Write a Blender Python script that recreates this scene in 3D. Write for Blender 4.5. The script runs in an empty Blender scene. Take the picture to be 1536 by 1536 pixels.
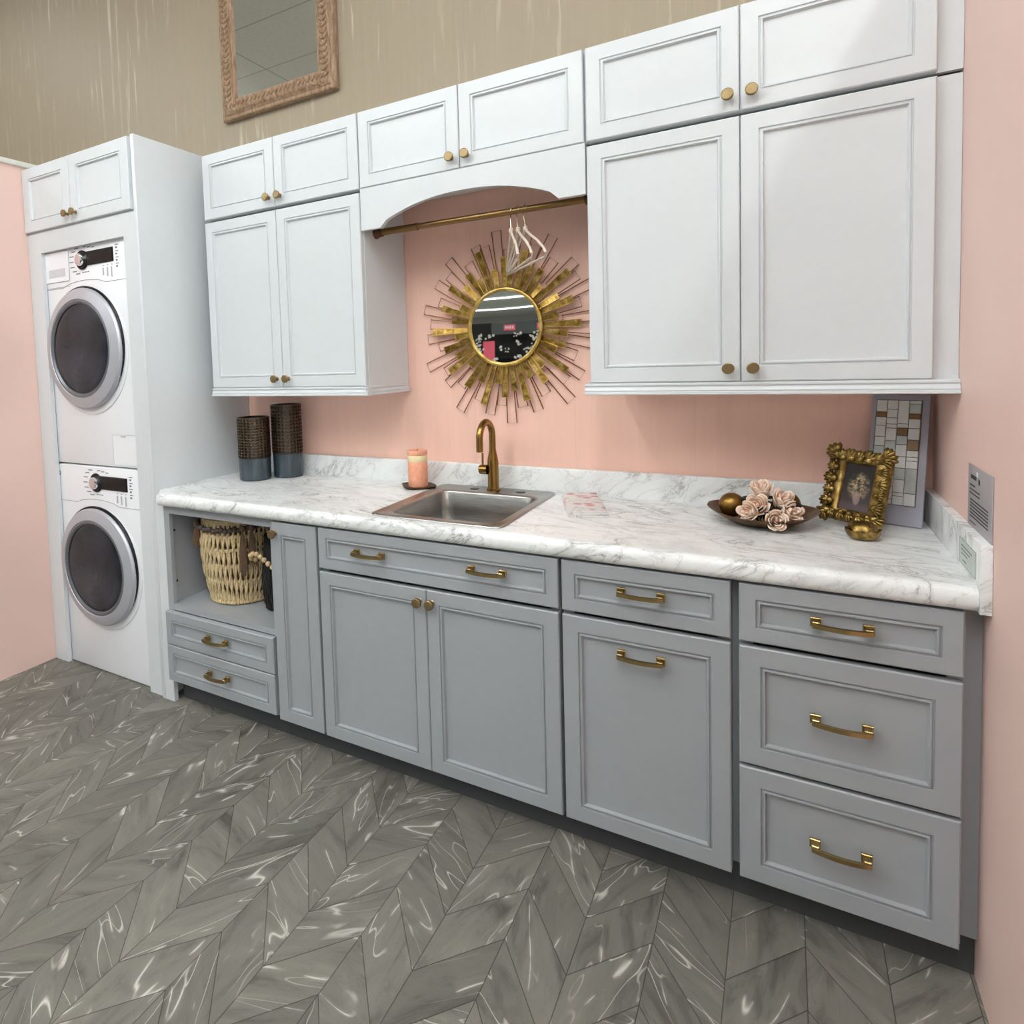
import bpy, bmesh, math, random
from math import pi, sin, cos, tan, radians
from mathutils import Vector, Matrix
random.seed(7)
SC = bpy.context.scene
COL = SC.collection

# ------------------------------------------------------------------ camera
cam_d = bpy.data.cameras.new('camera')
cam = bpy.data.objects.new('camera', cam_d)
COL.objects.link(cam)
YAW, PITCH, ROLL = 0.5431, -0.0591, -0.0354
fw = Vector((-sin(YAW) * cos(PITCH), cos(YAW) * cos(PITCH), sin(PITCH)))
rt = Vector((cos(YAW), sin(YAW), 0))
up = rt.cross(fw)
r2 = cos(ROLL) * rt + sin(ROLL) * up
u2 = -sin(ROLL) * rt + cos(ROLL) * up
M = Matrix((r2, u2, -fw)).transposed().to_4x4()
M.translation = Vector((2.307, -2.3548, 1.4274))
cam.matrix_world = M
cam_d.sensor_fit = 'HORIZONTAL'
cam_d.sensor_width = 36.0
cam_d.lens = 957.23 / 1536 * 36.0
cam_d.shift_x = (768 - 599.9) / 1536
cam_d.shift_y = -(768 - 599.36) / 1536
cam_d.clip_start = 0.05
SC.camera = cam

# ------------------------------------------------------------------ exposure, world
SC.view_settings.view_transform = 'Standard'
SC.view_settings.look = 'None'
SC.view_settings.exposure = 0.1
SC.view_settings.gamma = 1.0
SC.view_settings.use_curve_mapping = False
w = bpy.data.worlds.new('World')
SC.world = w
w.use_nodes = True
w.node_tree.nodes['Background'].inputs['Color'].default_value = (0.93, 0.965, 1.0, 1)
w.node_tree.nodes['Background'].inputs['Strength'].default_value = 1.70
SIDE_LAMP = 34.0
FILL_LAMP = 64.0  # added overhead strips that brighten the counter and fronts


# ------------------------------------------------------------------ materials
def lin(c):
    return tuple((v / 255 / 12.92) if v / 255 <= 0.04045 else ((v / 255 + 0.055) / 1.055) ** 2.4 for v in c) + (1.0,)


class NT:
    def __init__(s, name):
        s.m = bpy.data.materials.new(name)
        s.m.use_nodes = True
        s.n = s.m.node_tree.nodes
        s.l = s.m.node_tree.links
        s.b = s.n['Principled BSDF']

    def new(s, t, **k):
        n = s.n.new(t)
        for a, v in k.items():
            setattr(n, a, v)
        return n

    def put(s, sock, v):
        if isinstance(v, bpy.types.NodeSocket):
            s.l.new(v, sock)
        else:
            sock.default_value = v

    def math(s, op, a, b=None, c=None):
        n = s.new('ShaderNodeMath', operation=op)
        s.put(n.inputs[0], a)
        if b is not None:
            s.put(n.inputs[1], b)
        if c is not None:
            s.put(n.inputs[2], c)
        return n.outputs[0]

    def xyz(s, vec):
        n = s.new('ShaderNodeSeparateXYZ')
        s.l.new(vec, n.inputs[0])
        return n.outputs

    def comb(s, x, y, z):
        n = s.new('ShaderNodeCombineXYZ')
        for i, v in enumerate((x, y, z)):
            s.put(n.inputs[i], v)
        return n.outputs[0]

    def pos(s):
        return s.new('ShaderNodeNewGeometry').outputs['Position']

    def objco(s):
        return s.new('ShaderNodeTexCoord').outputs['Object']

    def mapv(s, v, scale=(1, 1, 1), rot=(0, 0, 0), loc=(0, 0, 0)):
        n = s.new('ShaderNodeMapping')
        s.l.new(v, n.inputs['Vector'])
        s.put(n.inputs['Scale'], scale)
        s.put(n.inputs['Rotation'], rot)
        s.put(n.inputs['Location'], loc)
        return n.outputs[0]

    def noise(s, v, scale=5, detail=4, rough=.5, dist=0):
        n = s.new('ShaderNodeTexNoise')
        s.put(n.inputs['Vector'], v)
        n.inputs['Scale'].default_value = scale
        n.inputs['Detail'].default_value = detail
        n.inputs['Roughness'].default_value = rough
        n.inputs['Distortion'].default_value = dist
        return n.outputs[0]

    def ramp(s, f, stops):
        n = s.new('ShaderNodeValToRGB')
        s.put(n.inputs[0], f)
        e = n.color_ramp.elements
        while len(e) < len(stops):
            e.new(0.5)
        for i, (p, c) in enumerate(stops):
            e[i].position = p
            e[i].color = c if isinstance(c, tuple) and len(c) == 4 else (c, c, c, 1)
        return n.outputs[0]

    def mix(s, f, a, b, blend='MIX'):
        n = s.new('ShaderNodeMix', data_type='RGBA', blend_type=blend)
        s.put(n.inputs[0], f)
        s.put(n.inputs[6], a)
        s.put(n.inputs[7], b)
        return n.outputs[2]

    def bump(s, h, strength=.2, dist=.002):
        n = s.new('ShaderNodeBump')
        n.inputs['Strength'].default_value = strength
        n.inputs['Distance'].default_value = dist
        s.put(n.inputs['Height'], h)
        s.l.new(n.outputs[0], s.b.inputs['Normal'])

    def set(s, **k):
        for a, v in k.items():
            s.put(s.b.inputs[{'color': 'Base Color', 'rough': 'Roughness', 'metal': 'Metallic', 'spec': 'Specular IOR Level',
                              'trans': 'Transmission Weight', 'alpha': 'Alpha', 'coat': 'Coat Weight', 'ior': 'IOR',
                              'sheen': 'Sheen Weight'}[a]], v)
        return s


def simple(name, rgb, rough=.5, metal=0., var=.03, scale=30, **k):
    t = NT(name)
    c = lin(rgb)
    n = t.noise(t.objco(), scale, 3)
    d = tuple(max(0, x * (1 - var)) for x in c[:3]) + (1,)
    e = tuple(min(1, x * (1 + var)) for x in c[:3]) + (1,)
    t.set(color=t.ramp(n, [(.3, d), (.7, e)]), rough=rough, metal=metal, **k)
    return t.m


WHITE = simple('white_lacquer', (215, 220, 223), .33, var=.01)
GRAY = simple('grey_lacquer', (154, 158, 162), .38, var=.015)
APPL = simple('appliance_enamel', (243, 245, 249), .25, var=.005)
SEAM = simple('seam_grey', (170, 172, 176), .5)
PRINT = simple('grey_print', (120, 122, 128), .6)
BLACK = simple('black_gloss', (8, 8, 10), .3, spec=.25)
BLACKM = simple('black_matt', (16, 15, 15), .7)
SILVER = simple('brushed_silver', (188, 190, 198), .42, .45, var=.02)
CHROME = simple('chrome', (225, 226, 230), .12, 1.0, var=.01)
BRASS = simple('satin_brass', (172, 148, 100), .26, 1.0, var=.05)
KNOBM = simple('aged_brass', (144, 124, 90), .4, .9, var=.08, scale=80)
ROD = simple('rod_bronze', (146, 116, 74), .35, .9, var=.06)
FAUC = simple('faucet_brass', (146, 114, 62), .27, 1.0, var=.04)
WIRE = simple('copper_wire', (136, 92, 70), .4, .6)
HOOKM = simple('hook_metal', (214, 200, 170), .25, 1.0)
VELV = simple('velvet_cream', (214, 200, 184), .9, var=.04, scale=200)
CEILM = None
PAPER = simple('paper_white', (228, 226, 222), .6)
CARD = simple('metallic_card', (172, 169, 172), .45, .2)
INK = simple('dark_ink', (48, 46, 52), .6)
INK2 = simple('faded_ink', (120, 132, 128), .6)
CAP = simple('cap_white', (222, 224, 216), .45)
TOESHADE = simple('toe_kick_shaded_grey', (66, 68, 70), .6)  # toe-kick grey, darkened so the shade under the cabinets is in the colour
LEAFD = simple('dark_leaf', (22, 24, 22), .5)
WOODB = simple('wood_bead', (214, 186, 140), .5, var=.08)
DBEAD = simple('dark_bead', (74, 62, 58), .55, var=.12)
TASSEL = simple('tassel_yarn', (112, 88, 68), .95, var=.15, scale=90)
BYARN = simple('black_yarn', (26, 25, 25), .95, var=.3, scale=120)
GLASSD = simple('smoke_glass', (44, 62, 70), .1, var=.15, scale=12, coat=.5)
CANWALL = simple('jar_blue_glass', (46, 60, 68), .14, var=.12, scale=9, coat=.4)
CANCORE = simple('jar_dark_core', (26, 22, 20), .3)
LATT = simple('jar_bronze_lattice', (84, 70, 56), .3, .75, var=.25, scale=60)
PINKSIGN = simple('pink_sign', (226, 96, 118), .6)
FLW = simple('white_silk', (226, 224, 218), .8)


def m_wallpaint(name, rgb, glint=0.0):
    t = NT(name)
    p = t.pos()
    v = t.mapv(p, (26, 26, .9))
    g = t.noise(v, 1.6, 6, .6, .6)
    v2 = t.mapv(p, (90, 90, 2.0))
    g2 = t.noise(v2, 1.5, 3, .6)
    c = lin(rgb)
    lo = tuple(x * .95 for x in c[:3]) + (1,)
    col = t.ramp(g, [(.3, lo), (.7, c)])
    x = t.xyz(p)
    seam = t.math('LESS_THAN', t.math('ABSOLUTE', t.math('SUBTRACT', t.math('FRACT', t.math('DIVIDE', t.math('ADD', x[0], .18), .405)), .5)), .0045)
    col = t.mix(t.math('MULTIPLY', seam, .12), col, tuple(x * .6 for x in c[:3]) + (1,))
    if glint:  # pale glints of reflected light, put into the paint colour
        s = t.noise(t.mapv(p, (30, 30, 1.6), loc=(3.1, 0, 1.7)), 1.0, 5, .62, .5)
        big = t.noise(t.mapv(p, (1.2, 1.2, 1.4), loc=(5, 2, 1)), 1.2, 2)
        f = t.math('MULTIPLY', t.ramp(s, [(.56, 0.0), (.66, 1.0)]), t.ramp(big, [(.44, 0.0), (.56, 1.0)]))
        col = t.mix(t.math('MULTIPLY', f, glint), col, lin((196, 186, 162)))
    t.set(color=col, rough=.55)
    t.bump(t.math('ADD', g, t.math('MULTIPLY', g2, .5)), .35, .003)
    return t.m


PINK = m_wallpaint('pink_panel_paint', (252, 207, 189))
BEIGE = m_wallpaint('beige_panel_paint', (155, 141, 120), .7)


def m_pinkplain():
    t = NT('pink_wall_paint')
    n = t.noise(t.pos(), 3, 4)
    t.set(color=t.ramp(n, [(.3, lin((234, 201, 190))), (.7, lin((238, 206, 195)))]), rough=.55)
    t.bump(t.noise(t.pos(), 180, 3), .08, .001)
    return t.m


PINKW = m_pinkplain()


def m_ceiling():
    t = NT('ceiling_tile')
    x = t.xyz(t.pos())
    a = t.math('LESS_THAN', t.math('FRACT', t.math('DIVIDE', t.math('ADD', x[0], .33), 1.22)), .012)
    b = t.math('LESS_THAN', t.math('FRACT', t.math('DIVIDE', t.math('ADD', x[1], .2), .61)), .02)
    n = t.noise(t.pos(), 40, 4)
    base = t.ramp(n, [(.3, lin((206, 210, 200))), (.7, lin((216, 220, 210)))])
    t.set(color=t.mix(t.math('MULTIPLY', t.math('MAXIMUM', a, b), .45), base, lin((90, 92, 88))), rough=.9)
    return t.m


CEILM = m_ceiling()


def m_floor():
    t = NT('chevron_stone_vinyl')
    p = t.pos()
    x = t.xyz(p)
    xr = t.math('DIVIDE', t.math('SUBTRACT', x[0], 1.242), .1584)
    ci = t.math('FLOOR', xr)
    fx = t.math('SUBTRACT', xr, ci)
    par = t.math('FLOORED_MODULO', ci, 2.0)
    tri = t.math('ADD', fx, t.math('MULTIPLY', par, t.math('SUBTRACT', 1.0, t.math('MULTIPLY', fx, 2.0))))
    drift = t.math('MULTIPLY', t.math('SUBTRACT', x[0], 1.242), .028)
    yv = t.math('ADD', t.math('SUBTRACT', t.math('ADD', x[1], .800), t.math('MULTIPLY', tri, .187)), drift)
    yr = t.math('DIVIDE', yv, .1718)
    ri = t.math('FLOOR', yr)
    fy = t.math('SUBTRACT', yr, ri)
    ex = t.math('MULTIPLY', t.math('MINIMUM', fx, t.math('SUBTRACT', 1.0, fx)), .1584)
    ey = t.math('MULTIPLY', t.math('MINIMUM', fy, t.math('SUBTRACT', 1.0, fy)), .1718 * .64)
    joint = t.math('SUBTRACT', 1.0, t.ramp(t.math('MULTIPLY', t.math('MINIMUM', ex, ey), 100.0), [(.05, 0.0), (.16, 1.0)]))
    wn = t.new('ShaderNodeTexWhiteNoise', noise_dimensions='3D')
    t.l.new(t.comb(ci, ri, 3.0), wn.inputs['Vector'])
    rc = t.new('ShaderNodeSeparateColor')
    t.l.new(wn.outputs['Color'], rc.inputs[0])
    rnd, rnd2, rnd3 = rc.outputs[0], rc.outputs[1], rc.outputs[2]
    # tile direction +-50 degrees and a random turn
    ang = t.math('ADD', t.math('SUBTRACT', t.math('MULTIPLY', par, 1.75), .87), t.math('MULTIPLY', t.math('SUBTRACT', rnd, .5), 1.5))
    ca, sa = t.math('COSINE', ang), t.math('SINE', ang)
    ux = t.math('ADD', t.math('MULTIPLY', x[0], ca), t.math('MULTIPLY', x[1], t.math('MULTIPLY', sa, -1.0)))
    uy = t.math('ADD', t.math('MULTIPLY', x[0], sa), t.math('MULTIPLY', x[1], ca))
    o1, o2 = t.math('MULTIPLY', rnd2, 37.0), t.math('MULTIPLY', rnd3, 53.0)
    uv = t.comb(t.math('ADD', t.math('MULTIPLY', ux, 4.0), o1), t.math('ADD', t.math('MULTIPLY', uy, 15.0), o2), t.math('MULTIPLY', rnd, 9.0))
    base = t.noise(uv, .9, 7, .62, .7)
    col = t.ramp(base, [(.28, lin((70, 68, 63))), (.45, lin((104, 102, 95))), (.62, lin((114, 112, 104))), (.8, lin((134, 131, 123)))])
    tone = t.math('ADD', t.math('MULTIPLY', rnd3, .3), .9)
    col = t.mix(1.0, col, t.comb(tone, tone, tone), 'MULTIPLY')
    uv2 = t.comb(t.math('ADD', t.math('MULTIPLY', ux, 2.5), o2), t.math('ADD', t.math('MULTIPLY', uy, 13.0), o1), o2)
    vn = t.noise(uv2, .85, 1, .5, .1)
    ridge = t.math('ABSOLUTE', t.math('SUBTRACT', vn, .5))
    mask = t.noise(t.comb(t.math('ADD', t.math('MULTIPLY', x[0], 9.0), o1), t.math('ADD', t.math('MULTIPLY', x[1], 9.0), o2), 0.0), 1.0, 2)
    mk = t.ramp(mask, [(.5, 0.0), (.6, 1.0)])
    vn2 = t.noise(uv2, 1.6, 1, .5, .1)
    ridge2 = t.math('ABSOLUTE', t.math('SUBTRACT', vn2, .53))
    mk2 = t.ramp(t.noise(uv2, .6, 2), [(.5, 0.0), (.6, 1.0)])
    vein = t.math('MAXIMUM', t.math('MULTIPLY', t.ramp(ridge, [(.001, 1.0), (.010, 0.0)]), mk), t.math('MULTIPLY', t.ramp(ridge2, [(.001, .8), (.012, 0.0)]), mk2))
    halo = t.math('MULTIPLY', t.ramp(ridge, [(.0, 1.0), (.05, 0.0)]), t.math('MULTIPLY', mk, .3))
    col = t.mix(halo, col, lin((160, 157, 148)))
    col = t.mix(t.math('MULTIPLY', vein, .9), col, lin((206, 204, 195)))
    dv = t.ramp(t.math('ABSOLUTE', t.math('SUBTRACT', t.noise(uv2, 2.1, 4, .6, 1.6), .47)), [(.0, 1.0), (.012, 0.0)])
    col = t.mix(t.math('MULTIPLY', dv, .28), col, lin((70, 66, 60)))
    col = t.mix(t.math('MULTIPLY', joint, .8), col, lin((40, 38, 35)))
    t.set(color=col, rough=t.math('ADD', .42, t.math('MULTIPLY', base, .15)), spec=.4)
    t.bump(t.math('SUBTRACT', t.math('MULTIPLY', base, .3), joint), .25, .002)
    return t.m


FLOOR = m_floor()


def m_marble():
    t = NT('marble_laminate')
    p = t.pos()
    x = t.xyz(p)
    # stretched along x with a slight diagonal: long thin veins
    rot = t.mapv(p, (1, 1, 1), (0, .6, .16))
    v = t.mapv(rot, (1.7, 9.5, 6))
    n = t.noise(v, 1.1, 7, .6, .9)
    cloud = t.noise(t.mapv(rot, (2, 6, 6), loc=(4, 1, 2)), 1.4, 6, .65, .5)
    col = t.ramp(cloud, [(.3, lin((220, 223, 223))), (.5, lin((240, 243, 243))), (.75, lin((248, 250, 250)))])
    r = t.math('ABSOLUTE', t.math('SUBTRACT', n, .5))
    mk = t.ramp(t.noise(p, 4.5, 3), [(.4, 0.0), (.62, 1.0)])
    col = t.mix(t.math('MULTIPLY', t.ramp(r, [(.0, 1.0), (.06, 0.0)]), t.math('MULTIPLY', mk, .45)), col, lin((160, 160, 158)))
    col = t.mix(t.math('MULTIPLY', t.ramp(r, [(.002, 1.0), (.010, 0.0)]), t.math('MULTIPLY', mk, .75)), col, lin((112, 108, 104)))
    n2 = t.noise(t.mapv(rot, (3, 14, 9), loc=(9, 3, 5)), 1.3, 5, .6, 1.0)
    r2_ = t.math('ABSOLUTE', t.math('SUBTRACT', n2, .5))
    col = t.mix(t.math('MULTIPLY', t.ramp(r2_, [(.0, 1.0), (.016, 0.0)]), .34), col, lin((150, 146, 142)))
    t.set(color=col, rough=.3)
    return t.m


MARBLE = m_marble()


def m_steel():
    t = NT('brushed_steel')
    n = t.noise(t.mapv(t.objco(), (3, 90, 90)), 4, 3)
    t.set(color=t.ramp(n, [(.3, lin((150, 149, 146))), (.7, lin((176, 175, 172)))]), metal=1.0, rough=t.math('ADD', .24, t.math('MULTIPLY', n, .12)))
    return t.m


STEEL = m_steel()


def m_goldleaf(name, a, b, c, scale=28, rough=.33):
    t = NT(name)
    n = t.noise(t.objco(), scale, 6, .7, .4)
    t.set(color=t.ramp(n, [(.3, lin(a)), (.52, lin(b)), (.75, lin(c))]), metal=.95, rough=t.math('ADD', rough - .1, t.math('MULTIPLY', n, .25)))
    t.bump(t.noise(t.objco(), scale * 2, 4), .25, .002)
    return t.m


GLEAF = m_goldleaf('gold_leaf', (70, 50, 20), (166, 132, 64), (238, 216, 150), 34, .3)
GEDGE = m_goldleaf('gold_edge', (150, 118, 60), (206, 174, 100), (240, 220, 160), 20, .3)
GORN = m_goldleaf('carved_gilt', (62, 48, 22), (132, 108, 58), (204, 178, 112), 30, .36)
GBALL = m_goldleaf('gold_ball', (112, 84, 40), (146, 114, 58), (168, 136, 76), 14, .36)
BRONZE = m_goldleaf('bronze_leaf', (58, 40, 22), (104, 76, 42), (150, 116, 68), 18, .38)
MIRROR = NT('mirror_glass').set(color=(.86, .88, .87, 1), metal=1.0, rough=.015).m
RUST = m_goldleaf('rust_dish', (50, 36, 22), (96, 72, 46), (130, 100, 62), 40, .5)


def m_wood():
    t = NT('carved_driftwood')
    n = t.noise(t.mapv(t.objco(), (12, 12, 3)), 6, 6, .65, .5)
    t.set(color=t.ramp(n, [(.3, lin((112, 84, 62))), (.5, lin((150, 122, 96))), (.75, lin((186, 164, 138)))]), rough=.75)
    t.bump(n, .4, .003)
    return t.m


DRIFT = m_wood()


def m_candle():
    t = NT('peach_wax')
    n = t.noise(t.objco(), 45, 5, .7)
    t.set(color=t.ramp(n, [(.3, lin((222, 148, 116))), (.7, lin((240, 178, 148)))]), rough=.6)
    t.bump(n, .2, .002)
    return t.m


PEACH = m_candle()
CREAM = simple('cream_wax', (238, 220, 176), .6, var=.05)


def m_straw():
    t = NT('seagrass')
    n = t.noise(t.mapv(t.objco(), (40, 40, 14)), 3, 5, .7)
    t.set(color=t.ramp(n, [(.25, lin((150, 122, 82))), (.5, lin((206, 184, 142))), (.8, lin((232, 216, 180)))]), rough=.8)
    t.bump(n, .5, .002)
    return t.m


STRAW = m_straw()


def m_petal():
    t = NT('rose_petal')
    n = t.noise(t.objco(), 22, 4)
    lw = t.new('ShaderNodeLayerWeight')
    c = t.ramp(n, [(.3, lin((242, 212, 190))), (.7, lin((250, 234, 218)))])
    t.set(color=c, rough=.7)
    return t.m


PETAL = m_petal()
PETALC = simple('rose_heart', (236, 172, 150), .7, var=.06)


def m_towel():
    t = NT('floral_cloth')
    p = t.objco()
    v = t.new('ShaderNodeTexVoronoi')
    v.inputs['Scale'].default_value = 26
    t.l.new(p, v.inputs['Vector'])
    n = t.noise(p, 30, 3, .6, 1.0)
    k = t.noise(p, 11, 2)
    f = t.math('MULTIPLY', t.ramp(v.outputs['Distance'], [(.3, 1.0), (.5, 0.0)]), t.ramp(k, [(.46, 0.0), (.52, 1.0)]))
    col = t.mix(t.math('MULTIPLY', f, .85), lin((222, 219, 216)), lin((196, 132, 128)))
    d = t.math('MULTIPLY', t.ramp(t.math('ABSOLUTE', t.math('SUBTRACT', n, .5)), [(.0, 1.0), (.03, 0.0)]), t.ramp(k, [(.4, 1.0), (.48, 0.0)]))
    col = t.mix(t.math('MULTIPLY', d, .55), col, lin((96, 88, 96)))
    t.set(color=col, rough=.9)
    return t.m


TOWEL = m_towel()


def m_lampglow(name, strength):
    t = NT(name)
    t.b.inputs['Emission Color'].default_value = (.97, .985, 1.0, 1)
    t.b.inputs['Emission Strength'].default_value = strength
    return t.m


GLOW_SIDE = m_lampglow('lamp_tube', SIDE_LAMP)
GLOW_ROW = m_lampglow('lamp_row', 6.0)
GLOW_FILL = m_lampglow('fill_lamp_tube', FILL_LAMP)


# ------------------------------------------------------------------ mesh helpers
class B:
    def __init__(s):
        s.b = bmesh.new()
        s.T = Matrix()

    def v(s, p):
        return s.b.verts.new(s.T @ Vector(p))

    def face(s, vs, mi=0, smooth=False):
        try:
            f = s.b.faces.new(vs)
            f.material_index = mi
            f.smooth = smooth
            return f
        except ValueError:
            return None

    def box(s, x0, x1, y0, y1, z0, z1, bev=0, mi=0):
        vs = [s.v((x, y, z)) for x in (x0, x1) for y in (y0, y1) for z in (z0, z1)]
        fs = []
        for q in ((0, 1, 3, 2), (4, 6, 7, 5), (0, 4, 5, 1), (2, 3, 7, 6), (0, 2, 6, 4), (1, 5, 7, 3)):
            fs.append(s.face([vs[i] for i in q], mi))
        if bev:
            es = {e for f in fs for e in f.edges}
            r = bmesh.ops.bevel(s.b, geom=list(es), offset=bev, segments=2, profile=.5, affect='EDGES')
            for f in r['faces']:
                f.material_index = mi
        return s

    def loft(s, loops, closed=True, cap0=False, cap1=False, smooth=True, mi=0):
        R = [[s.v(p) for p in L] for L in loops]
        n = len(R[0])
        for a, b in zip(R[:-1], R[1:]):
            for i in range(n if closed else n - 1):
                j = (i + 1) % n
                s.face([a[i], a[j], b[j], b[i]], mi, smooth)
        if cap0:
            s.face(list(reversed(R[0])), mi)
        if cap1:
            s.face(R[-1], mi)
        return s

    def lathe(s, prof, c=(0, 0, 0), seg=32, axis='Z', cap0=True, cap1=True, mi=0, sx=1.0):
        L = []
        for r, h in prof:
            ring = []
            for i in range(seg):
                a = 2 * pi * i / seg
                if axis == 'Z':
                    ring.append((c[0] + r * sx * cos(a), c[1] + r * sin(a), c[2] + h))
                elif axis == 'Y':   # h runs towards -y
                    ring.append((c[0] + r * sx * cos(a), c[1] - h, c[2] + r * sin(a)))
                else:
                    ring.append((c[0] + h, c[1] + r * cos(a), c[2] + r * sin(a)))
            L.append(ring)
        return s.loft(L, True, cap0, cap1, True, mi)

    def tube(s, pts, r, seg=8, closed=False, flat=None, mi=0):
        pts = [Vector(p) for p in pts]
        n = len(pts)
        L = []
        prev = None
        for i, p in enumerate(pts):
            if closed:
                t = (pts[(i + 1) % n] - pts[i - 1]).normalized()
            else:
                t = (pts[min(i + 1, n - 1)] - pts[max(i - 1, 0)]).normalized()
            if prev is None:
                a = Vector((0, 0, 1)) if abs(t.z) < .9 else Vector((1, 0, 0))
                nrm = (a - t * a.dot(t)).normalized()
            else:
                nrm = (prev - t * prev.dot(t)).normalized()
            prev = nrm
            bn = t.cross(nrm)
            rr = r[i] if isinstance(r, (list, tuple)) else r
            k = flat or 1.0
            L.append([tuple(p + nrm * rr * cos(2 * pi * j / seg) + bn * rr * k * sin(2 * pi * j / seg)) for j in range(seg)])
        if closed:
            L.append(L[0])
        return s.loft(L, True, not closed, not closed, True, mi)

    def ball(s, c, r, u=16, v=10, sc=(1, 1, 1), mi=0, rot=None):
        L = []
        for i in range(v + 1):
            ph = pi * i / v
            rr = max(sin(ph), .004)
            ring = []
            for j in range(u):
                q = Vector((r * sc[0] * rr * cos(2 * pi * j / u), r * sc[1] * rr * sin(2 * pi * j / u), -r * sc[2] * cos(ph)))
                if rot is not None:
                    q = rot @ q
                ring.append((c[0] + q.x, c[1] + q.y, c[2] + q.z))
            L.append(ring)
        return s.loft(L, True, True, True, True, mi)

    def rects(s, x0, x1, z0, z1, Y, prof, mi=0):
        """nested rectangles facing -y: prof = [(inset, depth into +y)]; last one is capped"""
        L = []
        for i, d in prof:
            L.append([(x0 + i, Y + d, z0 + i), (x1 - i, Y + d, z0 + i), (x1 - i, Y + d, z1 - i), (x0 + i, Y + d, z1 - i)])
        return s.loft(L, True, True, True, False, mi)


def finish(name, b, mats, parent=None, sharp=40, loc=None):
    if loc is None:
        loc = Vector(parent['_o']) if parent is not None and '_o' in parent else Vector((0, 0, 0))
    if loc.length:
        bmesh.ops.translate(b.b, verts=b.b.verts, vec=-loc)
    bmesh.ops.recalc_face_normals(b.b, faces=b.b.faces)
    me = bpy.data.meshes.new(name)
    b.b.to_mesh(me)
    b.b.free()
    if not isinstance(mats, (list, tuple)):
        mats = [mats]
    for m in mats:
        me.materials.append(m)
    me.set_sharp_from_angle(angle=radians(sharp))
    o = bpy.data.objects.new(name, me)
    COL.objects.link(o)
    if parent is not None:
        o.parent = parent
    o['_o'] = tuple(loc)
    return o


def tag(o, label, cat, group=None):
    o['label'] = label
    o['category'] = cat
    if group:
        o['group'] = group
    return o


def thing(name, label, cat, loc, group=None, local=False, rot=None):
    """an Empty at the thing's base; children are given in world coordinates unless local"""
    o = bpy.data.objects.new(name, None)
    o.empty_display_size = .05
    COL.objects.link(o)
    o.location = loc
    if rot is not None:
        o.rotation_euler = rot
    o['_o'] = (0, 0, 0) if local else tuple(loc)
    return tag(o, label, cat, group)


def single(name, b, mats, label, cat, loc, group=None, sharp=40):
    o = finish(name, b, mats, None, sharp, Vector(loc))
    o.location = loc
    return tag(o, label, cat, group)


def struct(name, b, mats):
    o = finish(name, b, mats)
    o['kind'] = 'structure'
    return o


# ------------------------------------------------------------------ measures (metres)
YL, YU, YT = -.618, -.325, -.596
XW = 2.675
ZC = .914
CEIL = 4.00

# ------------------------------------------------------------------ room shell
struct('floor', B().box(-34, 13, -4.4, .12, -.1, 0).box(-34, 13, -34, -4.4, -.1, 0, mi=1), [FLOOR, simple('pale_bounce_floor', (206, 202, 194), .5)])  # unseen floor behind the viewer, made pale to bounce light upward
struct('ceiling', B().box(-34, 13, -34, .12, CEIL, CEIL + .1), CEILM)
b = B()
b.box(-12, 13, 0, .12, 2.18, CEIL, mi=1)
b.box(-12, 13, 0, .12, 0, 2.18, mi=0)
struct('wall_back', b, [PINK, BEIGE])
struct('wall_left', B().box(-.96, -.84, -1.15, 0, 0, 2.425), PINKW)
struct('trim_1', B().box(-.975, -.825, -1.165, 0, 2.425, 2.45, .004), CAP)
struct('wall_right', B().box(XW, XW + .12, -1.75, 0, 0, 2.53), PINKW)
struct('trim_2', B().box(XW - .015, XW + .135, -1.77, 0, 2.53, 2.555, .004), CAP)
struct('wall_far', B().box(-34, 13, -34.12, -34, 0, CEIL), simple('far_wall_grey', (150, 148, 140), .8))
# ------------------------------------------------------------------ ceiling lamps (side strips; those behind the viewer are added fill)
for x, y, ln, lb, gl in ((-2.55, -2.6, 3.6, 'long fluorescent ceiling strip left of the laundry display', GLOW_SIDE),
                         (3.46, -2.6, 3.6, 'long fluorescent ceiling strip right of the laundry display', GLOW_SIDE),
                         (.5, -3.3, 3.2, 'added unseen ceiling strip brightening the middle of the counter, behind the viewer', GLOW_FILL),
                         (2.2, -3.3, 3.2, 'added unseen ceiling strip brightening the drawer cabinet, behind the viewer', GLOW_FILL),
                         (-1.0, -4.5, 3.0, 'added unseen ceiling strip brightening the laundry machines, behind the viewer', GLOW_FILL),
                         (5.6, -6.0, 3.6, 'added unseen ceiling strip farthest to the right behind the viewer', GLOW_SIDE),
                         (-4.6, -6.0, 3.6, 'added unseen ceiling strip farthest to the left behind the viewer', GLOW_SIDE)):
    t = thing('ceiling_light', lb, 'ceiling light', (x, y, CEIL - .09), 'fluorescent ceiling strips')
    finish('housing', B().box(x - .075, x + .075, y - ln / 2, y + ln / 2, CEIL - .035, CEIL), CAP, t)
    b = B()
    for dx in (-.04, .04):
        b.tube([(x + dx, y - ln / 2 + .03, CEIL - .055), (x + dx, y + ln / 2 - .03, CEIL - .055)], .018, 10)
    finish('lamp_tube', b, gl, t)


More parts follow.
